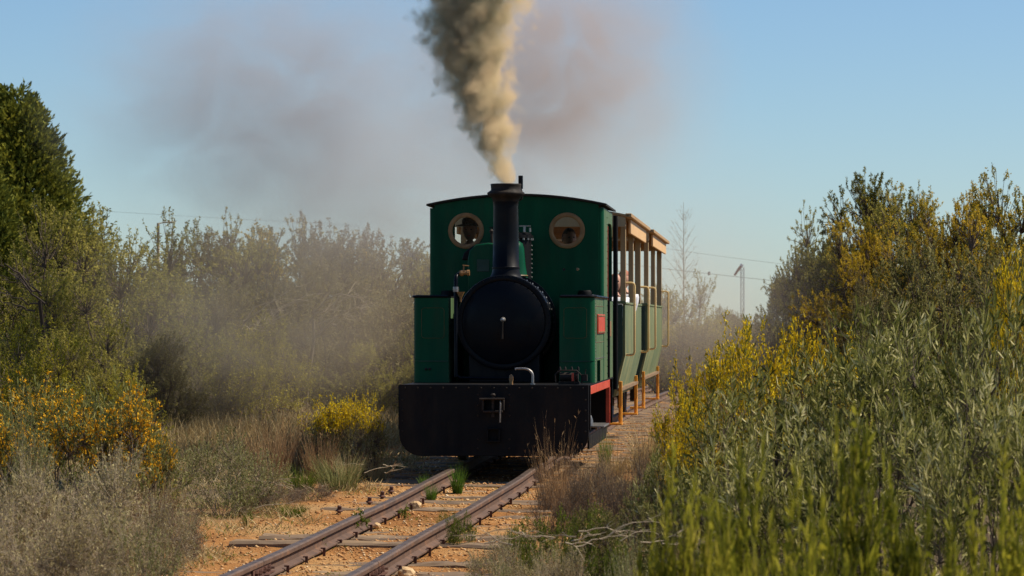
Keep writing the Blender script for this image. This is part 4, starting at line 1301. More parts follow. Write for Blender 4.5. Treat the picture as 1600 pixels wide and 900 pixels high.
for s in range(2):
    kind('orangebush%d' % s, shrub, 41 + s, .6, .95, lumps=15, lump_r=.22, shoots=20, leaf_n=14, leafL=.07, leafW=.011, shoot_len=.18, up=.8, spread=.5, leaf_mat_=LM['orangeleaf'], stem_mat=TW,
         flower_mat=LM['orange'], flower_frac=.42, flower_n=11, flower_s=.018, flower_zone=.35)
for s in range(2):
    kind('greytwig%d' % s, shrub, 51 + s, .6, .7, lumps=18, lump_r=.18, shoots=34, tint_sd=.25, leaf_n=13, leafL=.026, leafW=.0095, shoot_len=.14, up=.35, spread=.9, leaf_mat_=LM['greytwig'], stem_mat=TWP, long=False, stem_r=.007, extra_twigs=1800, zmin=.1, twig_r=.0013)
for s in range(2):
    kind('silver%d' % s, shrub, 61 + s, .5, .65, lumps=14, lump_r=.19, shoots=30, leaf_n=18, leafL=.026, leafW=.010, shoot_len=.12, up=.5, spread=.8, leaf_mat_=LM['greygreen'], stem_mat=TWP, long=False, stem_r=.007, extra_twigs=400, zmin=.1, twig_r=.0013)
for s in range(3):
    kind('feather%d' % s, shrub, 71 + s, 1.15, 2.6, lumps=30, lump_r=.44, shoots=36, leaf_n=24, leafL=.06, leafW=.018, shoot_len=.2, up=.45, spread=.85, leaf_mat_=LM['olive'], stem_mat=TW, long=False, stem_r=.03, zmin=.06, extra_twigs=250, twig_r=.003)
for s in range(2):
    kind('mist%d' % s, shrub, 81 + s, 1.3, 2.6, lumps=30, lump_r=.46, shoots=36, leaf_n=28, leafL=.055, leafW=.02, shoot_len=.2, up=.35, spread=.95, leaf_mat_=LM['brown'], stem_mat=TW, long=False, stem_r=.028, zmin=.06, extra_twigs=300, twig_r=.003)
for s in range(2):
    kind('tree%d' % s, shrub, 91 + s, 1.9, 3.6, lumps=48, lump_r=.44, shoots=34, leaf_n=31, leafL=.056, leafW=.019, shoot_len=.12, up=.1, spread=1.0, asym=.1, leaf_mat_=LM['olive'], stem_mat=TW, long=False, stem_r=.045, trunk=.1, zmin=.1, twig_r=.005)
for s in range(2):
    kind('golden%d' % s, shrub, 101 + s, 1.7, 3.3, lumps=46, lump_r=.40, shoots=34, leaf_n=30, leafL=.053, leafW=.018, shoot_len=.12, up=.1, spread=1.0, asym=.1, leaf_mat_=LM['golden'], stem_mat=TW, long=False, stem_r=.045, trunk=.1, zmin=.12, twig_r=.005)
kind('mixtree0', shrub, 111, 1.9, 3.4, lumps=48, lump_r=.44, shoots=32, leaf_n=32, leafL=.052, leafW=.019, shoot_len=.12, up=.1, spread=1.0, asym=.1, leaf_mat_=LM['olive'], stem_mat=TW, long=False, stem_r=.045, trunk=.1, zmin=.12, twig_r=.005,
     flower_mat=LM['golden'], flower_frac=.5, flower_n=9, flower_s=.034, flower_zone=.25)
for s in range(2):
    kind('darkshrub%d' % s, shrub, 121 + s, .95, 1.7, lumps=24, lump_r=.3, shoots=30, leaf_n=22, leafL=.05, leafW=.017, shoot_len=.16, up=.4, spread=.9, leaf_mat_=LM['dark'], stem_mat=TW, long=False, stem_r=.02, zmin=.1)
for s in range(2):
    kind('yellowbush%d' % s, shrub, 131 + s, .6, .8, lumps=16, lump_r=.22, shoots=26, leaf_n=9, leafL=.04, leafW=.012, shoot_len=.14, up=.6, spread=.8, leaf_mat_=LM['dark'], stem_mat=TW,
         flower_mat=LM['yellow'], flower_frac=.7, flower_n=11, flower_s=.018, flower_zone=.55, long=False, zmin=.1)
kind('lime0', shrub, 141, .8, 1.6, lumps=20, lump_r=.28, shoots=28, leaf_n=20, leafL=.05, leafW=.013, shoot_len=.2, up=.6, spread=.8, leaf_mat_=LM['yellowgreen'], stem_mat=TW, long=False, zmin=.12)
kind('lime1', shrub, 142, .8, 1.6, lumps=20, lump_r=.28, shoots=28, leaf_n=18, leafL=.05, leafW=.013, shoot_len=.2, up=.6, spread=.8, leaf_mat_=LM['yellowgreen'], stem_mat=TW, long=False, zmin=.12)
kind('seedling', shrub, 145, .14, .22, lumps=6, lump_r=.05, shoots=7, leaf_n=8, leafL=.045, leafW=.014, shoot_len=.06, up=.5, spread=.8, leaf_mat_=LM['midgreen'], stem_mat=TW, stem_r=.003, zmin=.1)
for s in range(2):
    kind('weeds%d' % s, shrub, 150 + s, .4, .32, lumps=16, lump_r=.11, shoots=24, leaf_n=14, leafL=.026, leafW=.009, shoot_len=.07, up=.6, spread=.8, leaf_mat_=LM['midgreen'], stem_mat=TW, stem_r=.003, zmin=.05, long=False, twig_r=.0012)
for s in range(2):
    kind('brownbush%d' % s, shrub, 155 + s, .5, .55, lumps=14, lump_r=.18, shoots=30, leaf_n=9, leafL=.02, leafW=.007, shoot_len=.16, up=.8, spread=.8, leaf_mat_=LM['redgrass'], stem_mat=TW, stem_r=.005, zmin=.08, long=False, extra_twigs=1500, twig_r=.0014)
kind('conifer0', conifer, 161, 1.9, 6.4, LM['conifer'], TW, lumps=170, shoots=75, leafL=.13, leafW=.045, point=.62)
kind('conifer1', conifer, 162, 1.5, 5.0, LM['conifer'], TW, lumps=110, shoots=60, leafL=.13, leafW=.045, point=.7)
kind('greyconifer0', conifer, 163, .85, 2.6, LM['greyconifer'], TW, lumps=55, shoots=30, leafL=.10, leafW=.03, point=.95, spire=1.6, leaf_n=4)
kind('bare', bare_tree, 165, 1.15, 4.3, TWP)
kind('tgreen', tussock, 171, 260, .26, .2, .006, LM['green'], .25, .6)
kind('tdark', tussock, 172, 420, .3, .28, .005, LM['midgreen'], .25, .75)
kind('tdry0', tussock, 173, 260, .55, .35, .007, LM['drygrass'], .3, .5)
kind('tdry1', tussock, 174, 220, .5, .4, .007, LM['drygrass'], .5, .8)
kind('tarch', tussock, 175, 60, .85, .2, .009, LM['drygrass'], .55, .9)
kind('tred0', tussock, 176, 330, .6, .5, .005, LM['redgrass'], .1, .35, seedheads=True)
kind('tred1', tussock, 177, 300, .65, .45, .005, LM['redgrass'], .12, .4, seedheads=True)
kind('tmix', tussock, 178, 420, .4, .42, .006, LM['greygreen'], .3, .6)
kind('tstalk', tussock, 179, 60, .62, .28, .005, LM['redgrass'], .12, .35, seedheads=True)

used = set()
rgp = random.Random(12)
def plant(k, name, x, d, ytop, wpx, label, cat=None, group=None, rz=None, hscale=None):
    p = PK[k]
    X = px(x, d); g = ground_z(X, d)
    o = thing(name, label, cat or name.replace('_', ' '), (X, d, g), rz if rz is not None else rgp.uniform(0, 6.28), group)
    H = max(.1, pz(ytop, d) - g)
    sz = H / p['_H']
    sx = (wpx * d / F_PX / 2) / (p['_R'] * 1.12) if wpx else sz
    if k[:4] in ('feat', 'mist', 'tree', 'gold', 'mixt', 'dark', 'lime'): sx = max(sx, sz * (.62 if x > 1180 else .82))
    o.scale = (sx, sx, sz)
    parts = [q for q in p if not q.startswith('_')]
    if len(parts) == 1:
        bpy.data.objects.remove(o)
        o = link(name, p[parts[0]], None, (X, d, g), (0, 0, rz if rz is not None else rgp.uniform(0, 6.28)))
        o.scale = (sx, sx, sz)
        return tag(o, label, cat or name.replace('_', ' '), group)
    for q in parts:
        link(q, p[q], o)
    return o

# ---- right foreground, out of focus
G = "yellow green shrubs at the lower right"
for x, d, yt, w, lab, k in [
    (1058, 9.4, 738, 170, "blurred yellow green shrub at the left end of the lower right clump", 0),
    (1175, 8.9, 742, 210, "blurred yellow green shrub rising in a narrow pale spike beside the left end bush", 1),
    (1318, 9.2, 676, 210, "tallest blurred yellow green shrub in the lower right clump", 2),
    (1262, 8.2, 775, 200, "low blurred yellow green shrub in front of the tallest spike at the lower right", 0),
    (1405, 8.8, 768, 200, "blurred yellow green shrub just right of the tallest spike", 1),
    (1502, 8.4, 810, 200, "lowest blurred yellow green shrub, left of the one in the lower right corner", 2),
    (1592, 8.8, 742, 190, "blurred yellow green shrub cut off by the lower right corner", 0),
    (1110, 8.0, 815, 200, "blurred yellow green shrub along the bottom edge near the lower middle", 2)]:
    plant('near%d' % k, 'shrub', x, d, yt, w, lab, 'shrub', G)
# ---- right: grey green mass with yellow blossom
G = "grey green shrubs right of the line"
for x, d, yt, w, lab, k in [
    (1150, 17.5, 590, 300, "grey green narrow leaved shrub left of the big mass, below the yellow blossom", 0),
    (1290, 18.5, 520, 330, "grey green narrow leaved shrub directly right of the yellow blossom", 1),
    (1420, 17.8, 480, 340, "tall grey green narrow leaved shrub below the dark rounded bush", 2),
    (1552, 17.2, 455, 340, "tallest grey green narrow leaved shrub at the right edge", 0),
    (1235, 15.0, 640, 340, "low grey green narrow leaved shrub in the middle of the right mass", 2),
    (1390, 14.6, 600, 330, "grey green shrub behind the tallest yellow green spike", 1),
    (1530, 14.2, 590, 330, "silvery grey green shrub above the lower right corner", 2),
    (1105, 15.2, 720, 220, "small dark grey green shrub at the left foot of the mass", 1),
    (1390, 21.5, 478, 320, "grey green shrub top showing behind the mass, under the dark rounded bush", 0)]:
    plant('acacia%d' % k, 'shrub', x, d, yt, w, lab, 'shrub', G)
G = "yellow flowering shrubs right of the line"
for x, d, yt, w, lab, k in [
    (1175, 20.5, 497, 190, "shrub full of bright yellow blossom, tallest one right of the track", 0),
    (1105, 21.0, 545, 130, "yellow flowering shrub nearest the far rails", 1),
    (1265, 20.8, 500, 170, "yellow flowering shrub on the right side of the blossom, beside grey green leaves", 1),
    (1062, 19.8, 612, 130, "small yellow flowering shrub lowest on the slope by the track", 0),
    (1585, 19.8, 395, 150, "tall yellowish flowering shrub at the right edge under the golden trees", 1)]:
    plant('acaciaflower%d' % k, 'flowering_shrub', x, d, yt, w, lab, 'shrub', G)
plant('darkshrub0', 'shrub', 1452, 28, 378, 200, "dark rounded small leaved bush in front of the golden trees")
plant('darkshrub1', 'shrub', 1545, 27, 376, 190, "dark small leaved bush right of the rounded one, behind the tallest grey green shrub")
plant('darkshrub1', 'shrub', 1375, 31, 455, 130, "low dark bush at the left foot of the dark rounded bush")
# ---- right: trees
plant('tree0', 'tree', 1362, 52, 276, 200, "round topped olive tree, highest on the left of the right hand group", 'tree')
plant('tree1', 'tree', 1310, 54, 362, 110, "smaller grey olive tree at the left edge of the right hand group", 'tree')
plant('tree1', 'tree', 1290, 53, 332, 120, "grey olive tree filling the left shoulder of the right hand group", 'tree', rz=2.5)
plant('mixtree0', 'tree', 1420, 50, 292, 210, "olive and golden tree between the round topped tree and the golden one", 'tree')
plant('tree0', 'tree', 1272, 52, 385, 110, "low olive tree lowest at the left foot of the right hand group", 'tree', rz=1.1)
plant('tree1', 'tree', 1455, 51, 300, 130, "olive tree behind the golden one, closing the gap in the right hand skyline", 'tree', rz=.7)
plant('golden0', 'tree', 1335, 49, 345, 120, "lower golden tree in front of the round topped olive tree", 'tree', rz=2.2)
plant('golden0', 'tree', 1500, 48, 298, 170, "golden leaved tree in the middle of the right hand group", 'tree')
plant('mixtree0', 'tree', 1588, 46, 274, 190, "tall golden and olive tree cut off by the right edge", 'tree', rz=2.0)
plant('golden1', 'tree', 1545, 43, 330, 160, "deep golden low tree in front of the tall one at the right edge", 'tree')
plant('golden1', 'tree', 1410, 44, 372, 150, "low golden brown tree beneath the olive and golden one", 'tree', rz=1)
plant('mist0', 'shrub', 1325, 43, 445, 120, "brown grey bush under the round topped olive tree")
plant('mist1', 'shrub', 1375, 39, 448, 130, "brown grey bush between the dark rounded bush and the olive trees")
plant('greyconifer0', 'conifer', 1247, 64, 408, 62, "small grey conifer with the highest tip, left of the olive trees", 'tree')
plant('greyconifer0', 'conifer', 1213, 66, 428, 55, "small grey conifer with the lower tip, farthest left of the right hand trees", 'tree', rz=2)
plant('mist1', 'shrub', 1205, 70, 490, 40, "low grey bush at the left foot of the small grey conifers")
# ---- right background beyond the train
plant('bare', 'bare_tree', 1068, 62, 322, 100, "leafless conical tree standing beyond the last carriage", 'tree')
plant('feather0', 'tree', 1070, 66, 428, 110, "hazy leafy tree at the foot of the leafless one", 'tree')
plant('feather1', 'tree', 1030, 60, 452, 90, "hazy leafy tree just behind the last carriage", 'tree', rz=1)
plant('mist0', 'tree', 1118, 84, 480, 70, "low hazy tree right of the leafless tree", 'tree')
plant('mist1', 'tree', 1152, 96, 488, 60, "low hazy tree below the windsock mast", 'tree')
plant('mist0', 'tree', 1180, 104, 492, 50, "farthest low hazy tree, between windsock mast and grey conifers", 'tree', rz=3)
plant('mist1', 'shrub', 1085, 56, 500, 80, "hazy brown bush beside the far rails")
plant('feather2', 'shrub', 1000, 70, 470, 110, "hazy bush seen between the two carriages")
plant('feather1', 'tree', 935, 74, 428, 130, "hazy tree seen through the open front carriage", 'tree')
plant('feather2', 'tree', 860, 72, 405, 130, "hazy tree hidden low behind the cab", 'tree')
plant('mist0', 'shrub', 1140, 60, 512, 90, "hazy low bush right of the far rails")
# ---- left background
plant('conifer0', 'conifer', 22, 62, 134, 300, "tall dark green cone shaped conifer at the left edge", 'tree')
plant('conifer1', 'conifer', -40, 52, 215, 220, "lighter conifer cut off by the left edge, in front of the tall one", 'tree')
plant('conifer1', 'conifer', 2, 70, 138, 110, "dark conifer tip behind the tall one at the left edge", 'tree', rz=1)
GL = "feathery olive shrubs on the left"
for x, d, yt, w, k, lab in [
    (25, 38, 318, 190, 0, "feathery olive shrub under the conifers at the left edge"),
    (105, 40, 330, 190, 1, "feathery olive shrub at the right foot of the tall conifer"),
    (158, 44, 325, 90, 2, "narrow feathery olive shrub rising as a spike beside the conifer"),
    (228, 45, 336, 130, 0, "feathery olive shrub below the street lamp arm"),
    (190, 37, 400, 190, 2, "lower feathery olive shrub in the middle of the left thicket"),
    (60, 33, 430, 200, 1, "lower feathery olive shrub near the left edge with dark branches"),
    (275, 38, 420, 150, 1, "feathery olive shrub at the edge of the drifting haze"),
    (140, 31, 490, 170, 0, "low olive shrub behind the orange flowering one")]:
    plant('feather%d' % k, 'shrub', x, d, yt, w, lab, 'shrub', GL)
GM = "hazy trees of the left thicket"
for x, d, yt, w, k, lab in [
    (300, 50, 365, 110, 'mist0', "hazy tree right of the street lamp"),
    (345, 52, 356, 110, 'tree0', "hazy rounded tree in the left part of the smoky thicket"),
    (405, 50, 342, 140, 'tree1', "tallest hazy tree in the smoky thicket"),
    (468, 51, 345, 130, 'mixtree0', "hazy tree next right of the tallest one in the thicket"),
    (520, 49, 348, 120, 'mist1', "thin topped hazy tree with dry twigs in the middle of the thicket"),
    (572, 50, 362, 120, 'mist0', "hazy twiggy tree left of the notch in the treeline"),
    (612, 52, 376, 80, 'tree0', "small hazy tree right of the notch in the treeline"),
    (662, 51, 382, 110, 'tree1', "hazy tree partly behind the left side of the cab"),
    (720, 53, 400, 110, 'tree0', "hazy tree hidden behind the cab"),
    (350, 42, 440, 160, 'mist1', "hazy brown bush low in the left part of the thicket"),
    (520, 42, 430, 180, 'mist0', "hazy brown bush with fallen limbs in the middle of the thicket"),
    (610, 41, 455, 170, 'mist1', "hazy brown bush beside the left tank of the locomotive"),
    (450, 44, 410, 170, 'mist0', "hazy brown bush above the yellowish one in the thicket"),
    (585, 37, 535, 150, 'feather1', "low hazy olive bush left of the buffer beam"),
    (655, 38, 520, 110, 'feather2', "low hazy olive bush half behind the buffer beam"),
    (250, 34, 520, 150, 'mist1', "brown twiggy bush behind the round green and orange bush"),
    (330, 36, 560, 140, 'mist0', "dark twiggy bush at the foot of the left thicket")]:
    plant(k, 'tree' if d >= 49 else 'shrub', x, d, yt, w, lab, 'tree' if d >= 49 else 'shrub', GM if d >= 49 else "hazy bushes of the left thicket")
plant('lime0', 'shrub', 400, 36, 490, 130, "yellowish green bush glowing in the haze in the middle of the left side")
plant('lime1', 'shrub', 440, 37, 520, 90, "smaller yellowish green bush right of the glowing one in the haze")
plant('lime1', 'shrub', 75, 27, 545, 110, "low yellow green bush between the left edge one and the round yellowish one", rz=.4)
plant('lime0', 'shrub', 18, 26.5, 496, 150, "bright yellow green bush at the left edge above the orange blossom", rz=2.2)
plant('lime1', 'shrub', 205, 27, 575, 120, "rounded yellowish bush just behind the orange blossom", rz=1.2)
# dead limbs in the thicket
def dead_limbs(label, x, d, y, seed, n, ln, dirx):
    rng = np.random.default_rng(seed)
    nm = NM()
    A = np.zeros((n, 3)) + rng.normal(size=(n, 3)) * .06
    an = rng.uniform(.1, .75, n)
    B = A + np.stack([np.cos(an) * dirx, rng.normal(0, .25, n), np.sin(an)], 1) * (ln * rng.uniform(.5, 1.1, n))[:, None]
    L = curve_lines(A, B, rng, .22, 8)
    add_tubes(nm, L, np.linspace(.012, .003, 8)[None].repeat(n, 0), .45, sides=6)
    k = np.repeat(np.arange(n), 9); t = rng.integers(2, 8, n * 9)
    A2 = L[k, t]; B2 = A2 + unit(unit(B[k] - A[k]) + rng.normal(size=(len(k), 3)) * .6) * (ln * rng.uniform(.12, .4, len(k)))[:, None]
    add_tubes(nm, curve_lines(A2, B2, rng, .15, 5), np.linspace(.004, .0015, 5)[None].repeat(len(k), 0), .6)
    X = px(x, d)
    # trunk down to the ground
    g = ground_z(X, d); h = pz(y, d) - g
    add_tubes(nm, curve_lines(np.array([[-.1 * dirx, 0, -h - .05]]), np.array([[0, 0, 0.0]]), rng, .05, 6), np.linspace(.03, .018, 6)[None], .2, sides=7)
    o = link('dead_tree', nm.mesh('dead_tree', TW if d < 36 else TWP), None, (X, d, g + h))
    tag(o, label, 'dead tree')
dead_limbs("dead tree with dark curved limbs reaching right in the haze", 385, 39, 512, 5, 5, .8, 1)
dead_limbs("dead tree with pale limbs leaning right, in the middle of the smoky thicket", 490, 39.5, 500, 6, 6, .7, 1)
dead_limbs("dead grey tree with forked branches under the conifers", 62, 32, 470, 9, 6, .5, -1)
# ---- left mid and foreground
G = "orange flowering bushes on the left"
plant('orangebush0', 'flowering_bush', 60, 21.5, 592, 220, "orange and yellow flowering bush at the left edge", 'bush', G)
plant('orangebush1', 'flowering_bush', 165, 21, 590, 210, "tallest orange flowering bush, left of the rails", 'bush', G)
plant('orangebush0', 'flowering_bush', 232, 22, 668, 110, "small orange flowering bush on the right end of the orange group", 'bush', G, rz=2)
plant('orangebush1', 'flowering_bush', -5, 20, 625, 160, "orange flowering bush cut off by the left edge", 'bush', G, rz=1)
plant('silver0', 'shrub', 40, 19.5, 640, 130, "silvery leaved shrub in front of the orange flowering bushes at the left edge")
G = "grey dry bushes in the lower left corner"
for x, d, yt, w, k, lab in [
    (45, 16.5, 720, 260, 0, "grey dry twiggy bush at the lower left edge"),
    (165, 17.5, 700, 250, 1, "grey dry twiggy bush below the tallest orange flowering bush"),
    (90, 14.8, 790, 260, 1, "grey dry bush lowest in the lower left corner"),
    (228, 16.6, 770, 150, 0, "pale grey dry bush nearest the sleepers on the left")]:
    plant('greytwig%d' % k, 'dry_bush', x, d, yt, w, lab, 'bush', G)
plant('silver1', 'shrub', 215, 15.6, 800, 130, "low grey green shrub beside the sleeper ends in the lower left")
plant('silver0', 'shrub', 345, 22, 668, 160, "silvery green bush between the orange blossom and the rails")
plant('silver1', 'shrub', 395, 22.8, 690, 110, "smaller silvery green bush with fresh green leaves, nearest the rails")
plant('tred0', 'red_brown_grass', 462, 26, 628, 130, "red brown stand of stalks left of the yellow flowering bush", 'grass')
plant('tred1', 'red_brown_grass', 420, 25, 640, 110, "red brown stalks behind the silvery green bush", 'grass')
plant('tred0', 'red_brown_grass', 240, 20.5, 735, 100, "orange brown stalks under the small orange flowering bush", 'grass')
plant('tred1', 'red_brown_grass', 500, 25, 660, 80, "red brown stalks in front of the yellow flowering bush", 'grass', rz=1)
plant('yellowbush0', 'flowering_bush', 508, 25.6, 616, 105, "yellow flowering bush, left half of the pair beside the locomotive", 'bush')
plant('yellowbush1', 'flowering_bush', 566, 25.4, 612, 110, "yellow flowering bush nearest the buffer beam, right half of the pair", 'bush')
plant('tarch', 'dry_grass', 575, 25.6, 645, 110, "tall arching dry grass between the yellow bush and the buffer beam", 'grass')
plant('tdry1', 'dry_grass', 590, 25.2, 690, 70, "tangled dry grass at the edge of the stones by the buffer beam", 'grass')
plant('tmix', 'grass_tussock', 530, 24.2, 702, 100, "green and tan grass tussock left of the rails, in front of the arching grass", 'grass')
plant('tdry0', 'dry_grass', 545, 24.6, 695, 60, "upright tan grass tuft in the green and tan tussock", 'grass')
plant('tdark', 'grass_tussock', 470, 24, 722, 70, "fresh green grass at the foot of the red brown stalks", 'grass')
plant('tdark', 'grass_tussock', 458, 21.8, 780, 56, "dark green rounded tussock standing alone on the stones left of the rails", 'grass', rz=1)
plant('brownbush0', 'dry_bush', 425, 22.2, 752, 110, "low brown dry bush left of the dark green tussock", 'bush')
plant('brownbush1', 'dry_bush', 480, 23.2, 752, 90, "low grey brown dry bush above the dark green tussock", 'bush')
plant('brownbush1', 'dry_bush', 285, 18.6, 770, 90, "dry rusty brown bush between grey bush and sleeper ends", 'bush')
plant('tgreen', 'grass_tussock', 715, 23.9, 718, 32, "bright green tuft against the inside of the left rail close to the locomotive", 'grass')
plant('tgreen', 'grass_tussock', 674, 23.1, 750, 26, "small green tuft inside the left rail, second from the locomotive", 'grass')
plant('tgreen', 'grass_tussock', 664, 24.2, 736, 26, "small green tuft outside the left rail beside the shadow", 'grass')
plant('seedling', 'weed', 553, 20.4, 794, 52, "leafy green weed growing against the left rail", 'weed')
plant('seedling', 'weed', 636, 21.6, 785, 26, "tiny grey green weed between the rails", 'weed')
plant('seedling', 'weed', 505, 19.2, 832, 26, "tiny weed at the foot of the left rail", 'weed')
plant('seedling', 'weed', 388, 21, 828, 24, "small weed on the stones near the silvery bushes", 'weed')
plant('weeds0', 'weed', 722, 19.6, 800, 60, "green weeds beside the right rail", 'weed')
plant('tdark', 'grass_tussock', 700, 20.2, 786, 40, "thin green grass against the right rail", 'grass', rz=3)
# ---- right of the track, near
plant('tstalk', 'dry_grass', 868, 22.6, 640, 80, "tall thin dry stalks in front of the right end of the buffer beam", 'grass')
plant('tred1', 'dry_grass', 862, 22.4, 690, 80, "brown grey grass clump at the end of the visible right rail", 'grass')
plant('tred0', 'dry_grass', 890, 22, 700, 90, "brown grey grass clump right of the tall thin stalks", 'grass', rz=1)
plant('brownbush0', 'dry_bush', 935, 20.5, 706, 130, "brown twiggy bush in the middle right of the track", 'bush')
plant('brownbush1', 'dry_bush', 880, 20.3, 730, 110, "low brown twiggy bush beside the right rail", 'bush', rz=1)
plant('brownbush0', 'dry_bush', 985, 19.2, 690, 120, "brown twiggy bush at the foot of the grey green mass", 'bush', rz=2)
plant('darkshrub0', 'shrub', 930, 18.2, 790, 90, "small dark green bush shaded below the brown twiggy ones")
plant('acacia1', 'shrub', 1030, 17.4, 690, 130, "small grey green shrub at the left tip of the mass, above the weeds")
plant('darkshrub1', 'shrub', 1000, 16.8, 780, 110, "dark green bush in the shade left of the yellow green shrubs")
plant('weeds0', 'weed', 860, 17.8, 795, 110, "bright green low weeds right of the rails", 'weed')
plant('weeds1', 'weed', 905, 17.0, 785, 100, "green weeds with round leaves beside the small dark bush", 'weed')
plant('weeds1', 'weed', 815, 17.4, 815, 80, "green weeds between the right rail and the grey twigs", 'weed', rz=2)
plant('weeds0', 'weed', 960, 15.2, 840, 110, "dark green weeds under the fallen dry branches", 'weed', rz=2)
plant('greytwig0', 'dry_bush', 800, 15.8, 832, 130, "grey twiggy bush at the bottom edge right of the rails", 'bush')
plant('greytwig1', 'dry_bush', 870, 14.8, 850, 130, "grey twiggy bush at the bottom edge beneath the fallen branches", 'bush')
plant('silver1', 'shrub', 760, 14.6, 872, 90, "pale grey green shrub at the bottom edge nearest the right rail")
plant('silver0', 'shrub', 985, 13.8, 830, 120, "grey green leafy shrub at the bottom edge left of the yellow green shrubs", rz=1)
plant('tdry1', 'dry_grass', 960, 25.5, 668, 80, "straw coloured grass on the bank beside the locomotive step", 'grass')
plant('tdry0', 'dry_grass', 1010, 26.5, 640, 80, "straw coloured grass on the bank beside the front carriage", 'grass')
plant('tdry1', 'dry_grass', 1035, 31, 612, 70, "straw coloured grass on the bank beside the rear carriage", 'grass', rz=1)
plant('tdry1', 'dry_grass', 925, 24, 690, 70, "straw coloured grass on the bank just right of the buffer beam corner", 'grass', rz=2)
plant('tgreen', 'grass_tussock', 945, 27, 668, 30, "short green grass beside the locomotive step", 'grass')

# fallen dry branches
def branches(label, x, d, y, seed, n, ln):
    rng = np.random.default_rng(seed)
    nm = NM()
    A = rng.normal(size=(n, 3)) * np.array([.16, .12, .02]) + np.array([0, 0, .06])
    an = rng.normal(-.45, .5, n)
    B = A + np.stack([np.cos(an), np.sin(an) * .8, rng.uniform(-.12, .22, n)], 1) * (ln * rng.uniform(.5, 1.2, n))[:, None] * rng.choice([-1, 1], n)[:, None]
    B[:, 2] = np.abs(B[:, 2]) + .02
    L = curve_lines(A, B, rng, .12, 7)
    add_tubes(nm, L, np.linspace(.004, .0012, 7)[None].repeat(n, 0), .8)
    k = np.repeat(np.arange(n), 4); t = rng.integers(1, 6, n * 4)
    A2 = L[k, t]; B2 = A2 + unit(unit(B[k] - A[k]) + rng.normal(size=(len(k), 3)) * .4) * (ln * rng.uniform(.1, .4, len(k)))[:, None]
    add_tubes(nm, curve_lines(A2, B2, rng, .12, 4), np.linspace(.002, .0007, 4)[None].repeat(len(k), 0), .8)
    X = px(x, d)
    tag(link('fallen_branch', nm.mesh('fallen_branch', TWP), None, (X, d, pz(y, d))), label, 'fallen branch')
branches("bleached fallen branches lying across the green weeds right of the rails", 915, 14.6, 866, 3, 14, .28)
branches("bleached fallen branch at the edge of the stones left of the buffer beam", 590, 24.8, 745, 4, 5, .25)
branches("dry fallen branches by the silvery bush left of the rails", 440, 22.6, 770, 5, 9, .35)
branches("single pale stick leaning up between the silvery bush and the rusty brown one", 352, 20.2, 800, 6, 1, .4)

# ---- ground cover: dry and green blades nobody could count
def cover(name, label, mat, n, boxes, H, W, seed, umin, lean=.7, thr=-.25):
    rng = np.random.default_rng(seed)
    P = []
    for (x0, x1, d0, d1, f) in boxes:
        m = int(n * f)
        d = d0 + (d1 - d0) * rng.random(m)
        x = (x0 + (x1 - x0) * rng.random(m) - 800) * d / F_PX
        tx = np.interp(d, _ds, _cx)
        cl = np.sin(x * 5 + np.sin(d * 3)) * np.cos(d * 4 + x * 2) + rng.normal(0, .35, m)
        ok = (np.abs(x - tx) > umin + .25 * np.sin(d * 2.3) * (d < 27)) & (cl > thr)
        P.append(np.stack([x[ok], d[ok]], 1))
    P = np.concatenate(P)
    z = np.array([ground_z(a, b) for a, b in P])
    P = np.column_stack([P, z - .005])
    m = len(P)
    D = unit(rng.normal(size=(m, 3)) * np.array([lean, lean, .1]) + np.array([0, 0, 1.0]))
    nm = NM()
    add_leaves(nm, P, D, H * rng.uniform(.4, 1.3, m), W, np.clip(rng.normal(.5, .22, m), 0, 1), rng, bend=.25, long=False)
    tag(link(name, nm.mesh(name, mat)), label, None, None, 'stuff')
cover('dry_grass_cover', "dry straw coloured grass growing over the ground on both sides of the line", LM['drygrass'], 110000,
      [(-60, 760, 17, 30, .24), (-60, 820, 28, 48, .36), (760, 1260, 15, 34, .22), (900, 1260, 30, 75, .18), (905, 1100, 23, 48, .4)], .13, .006, 1, .92)
cover('green_grass_cover', "short green grass scattered beside the rails and under the bushes", LM['midgreen'], 50000,
      [(-60, 760, 17, 30, .3), (-60, 820, 28, 45, .2), (740, 1300, 13, 30, .5)], .07, .006, 2, .95)
cover('track_weeds', "sparse green weeds and dry wisps growing between and beside the rails", LM['midgreen'], 9000,
      [(250, 860, 15.5, 25, 1)], .05, .005, 6, -1, .9, .85)
cover('track_litter', "dry straw and wisps lying over the stones", LM['drygrass'], 14000,
      [(200, 900, 15, 25, 1)], .06, .004, 8, -1, 1.6, .45)
cover('tall_grass_cover', "tall dry grass standing in front of the hazy thicket on the left", LM['drygrass'], 26000,
      [(230, 640, 30, 42, .8), (1040, 1200, 42, 80, .2)], .34, .007, 3, 1.5, .35)

# ---- larger stones and old spikes
def stone(x, d, s, label, seed):
    rng = random.Random(seed)
    bm = bmesh.new(); bmesh.ops.create_icosphere(bm, subdivisions=2, radius=s)
    for v in bm.verts:
        k = 1 + .22 * math.sin(v.co.x / s * 3 + seed) + rng.uniform(-.12, .12)
        v.co = (v.co.x * k * 1.35, v.co.y * k, v.co.z * k * .7)
    me = bpy.data.meshes.new('stone'); bm.to_mesh(me); bm.free(); me.materials.append(M['bigstone'])
    X = px(x, d)
    tag(link('stone', me, None, (X, d, ground_z(X, d) + s * .45), (.1, .3, seed)), label, 'stone')
M['bigstone'] = surf_mat("cream_stone", (.42, .25, .1), (.62, .45, .25), rough=.9, scale=14, bump=.4)
stone(634, 17.6, .045, "largest cream stone, lying against the right rail near the bottom", 1)
stone(648, 22.4, .04, "pale stone between the rails near the bright green tuft", 2)
stone(585, 20.9, .03, "small cream stone just inside the left rail", 3)
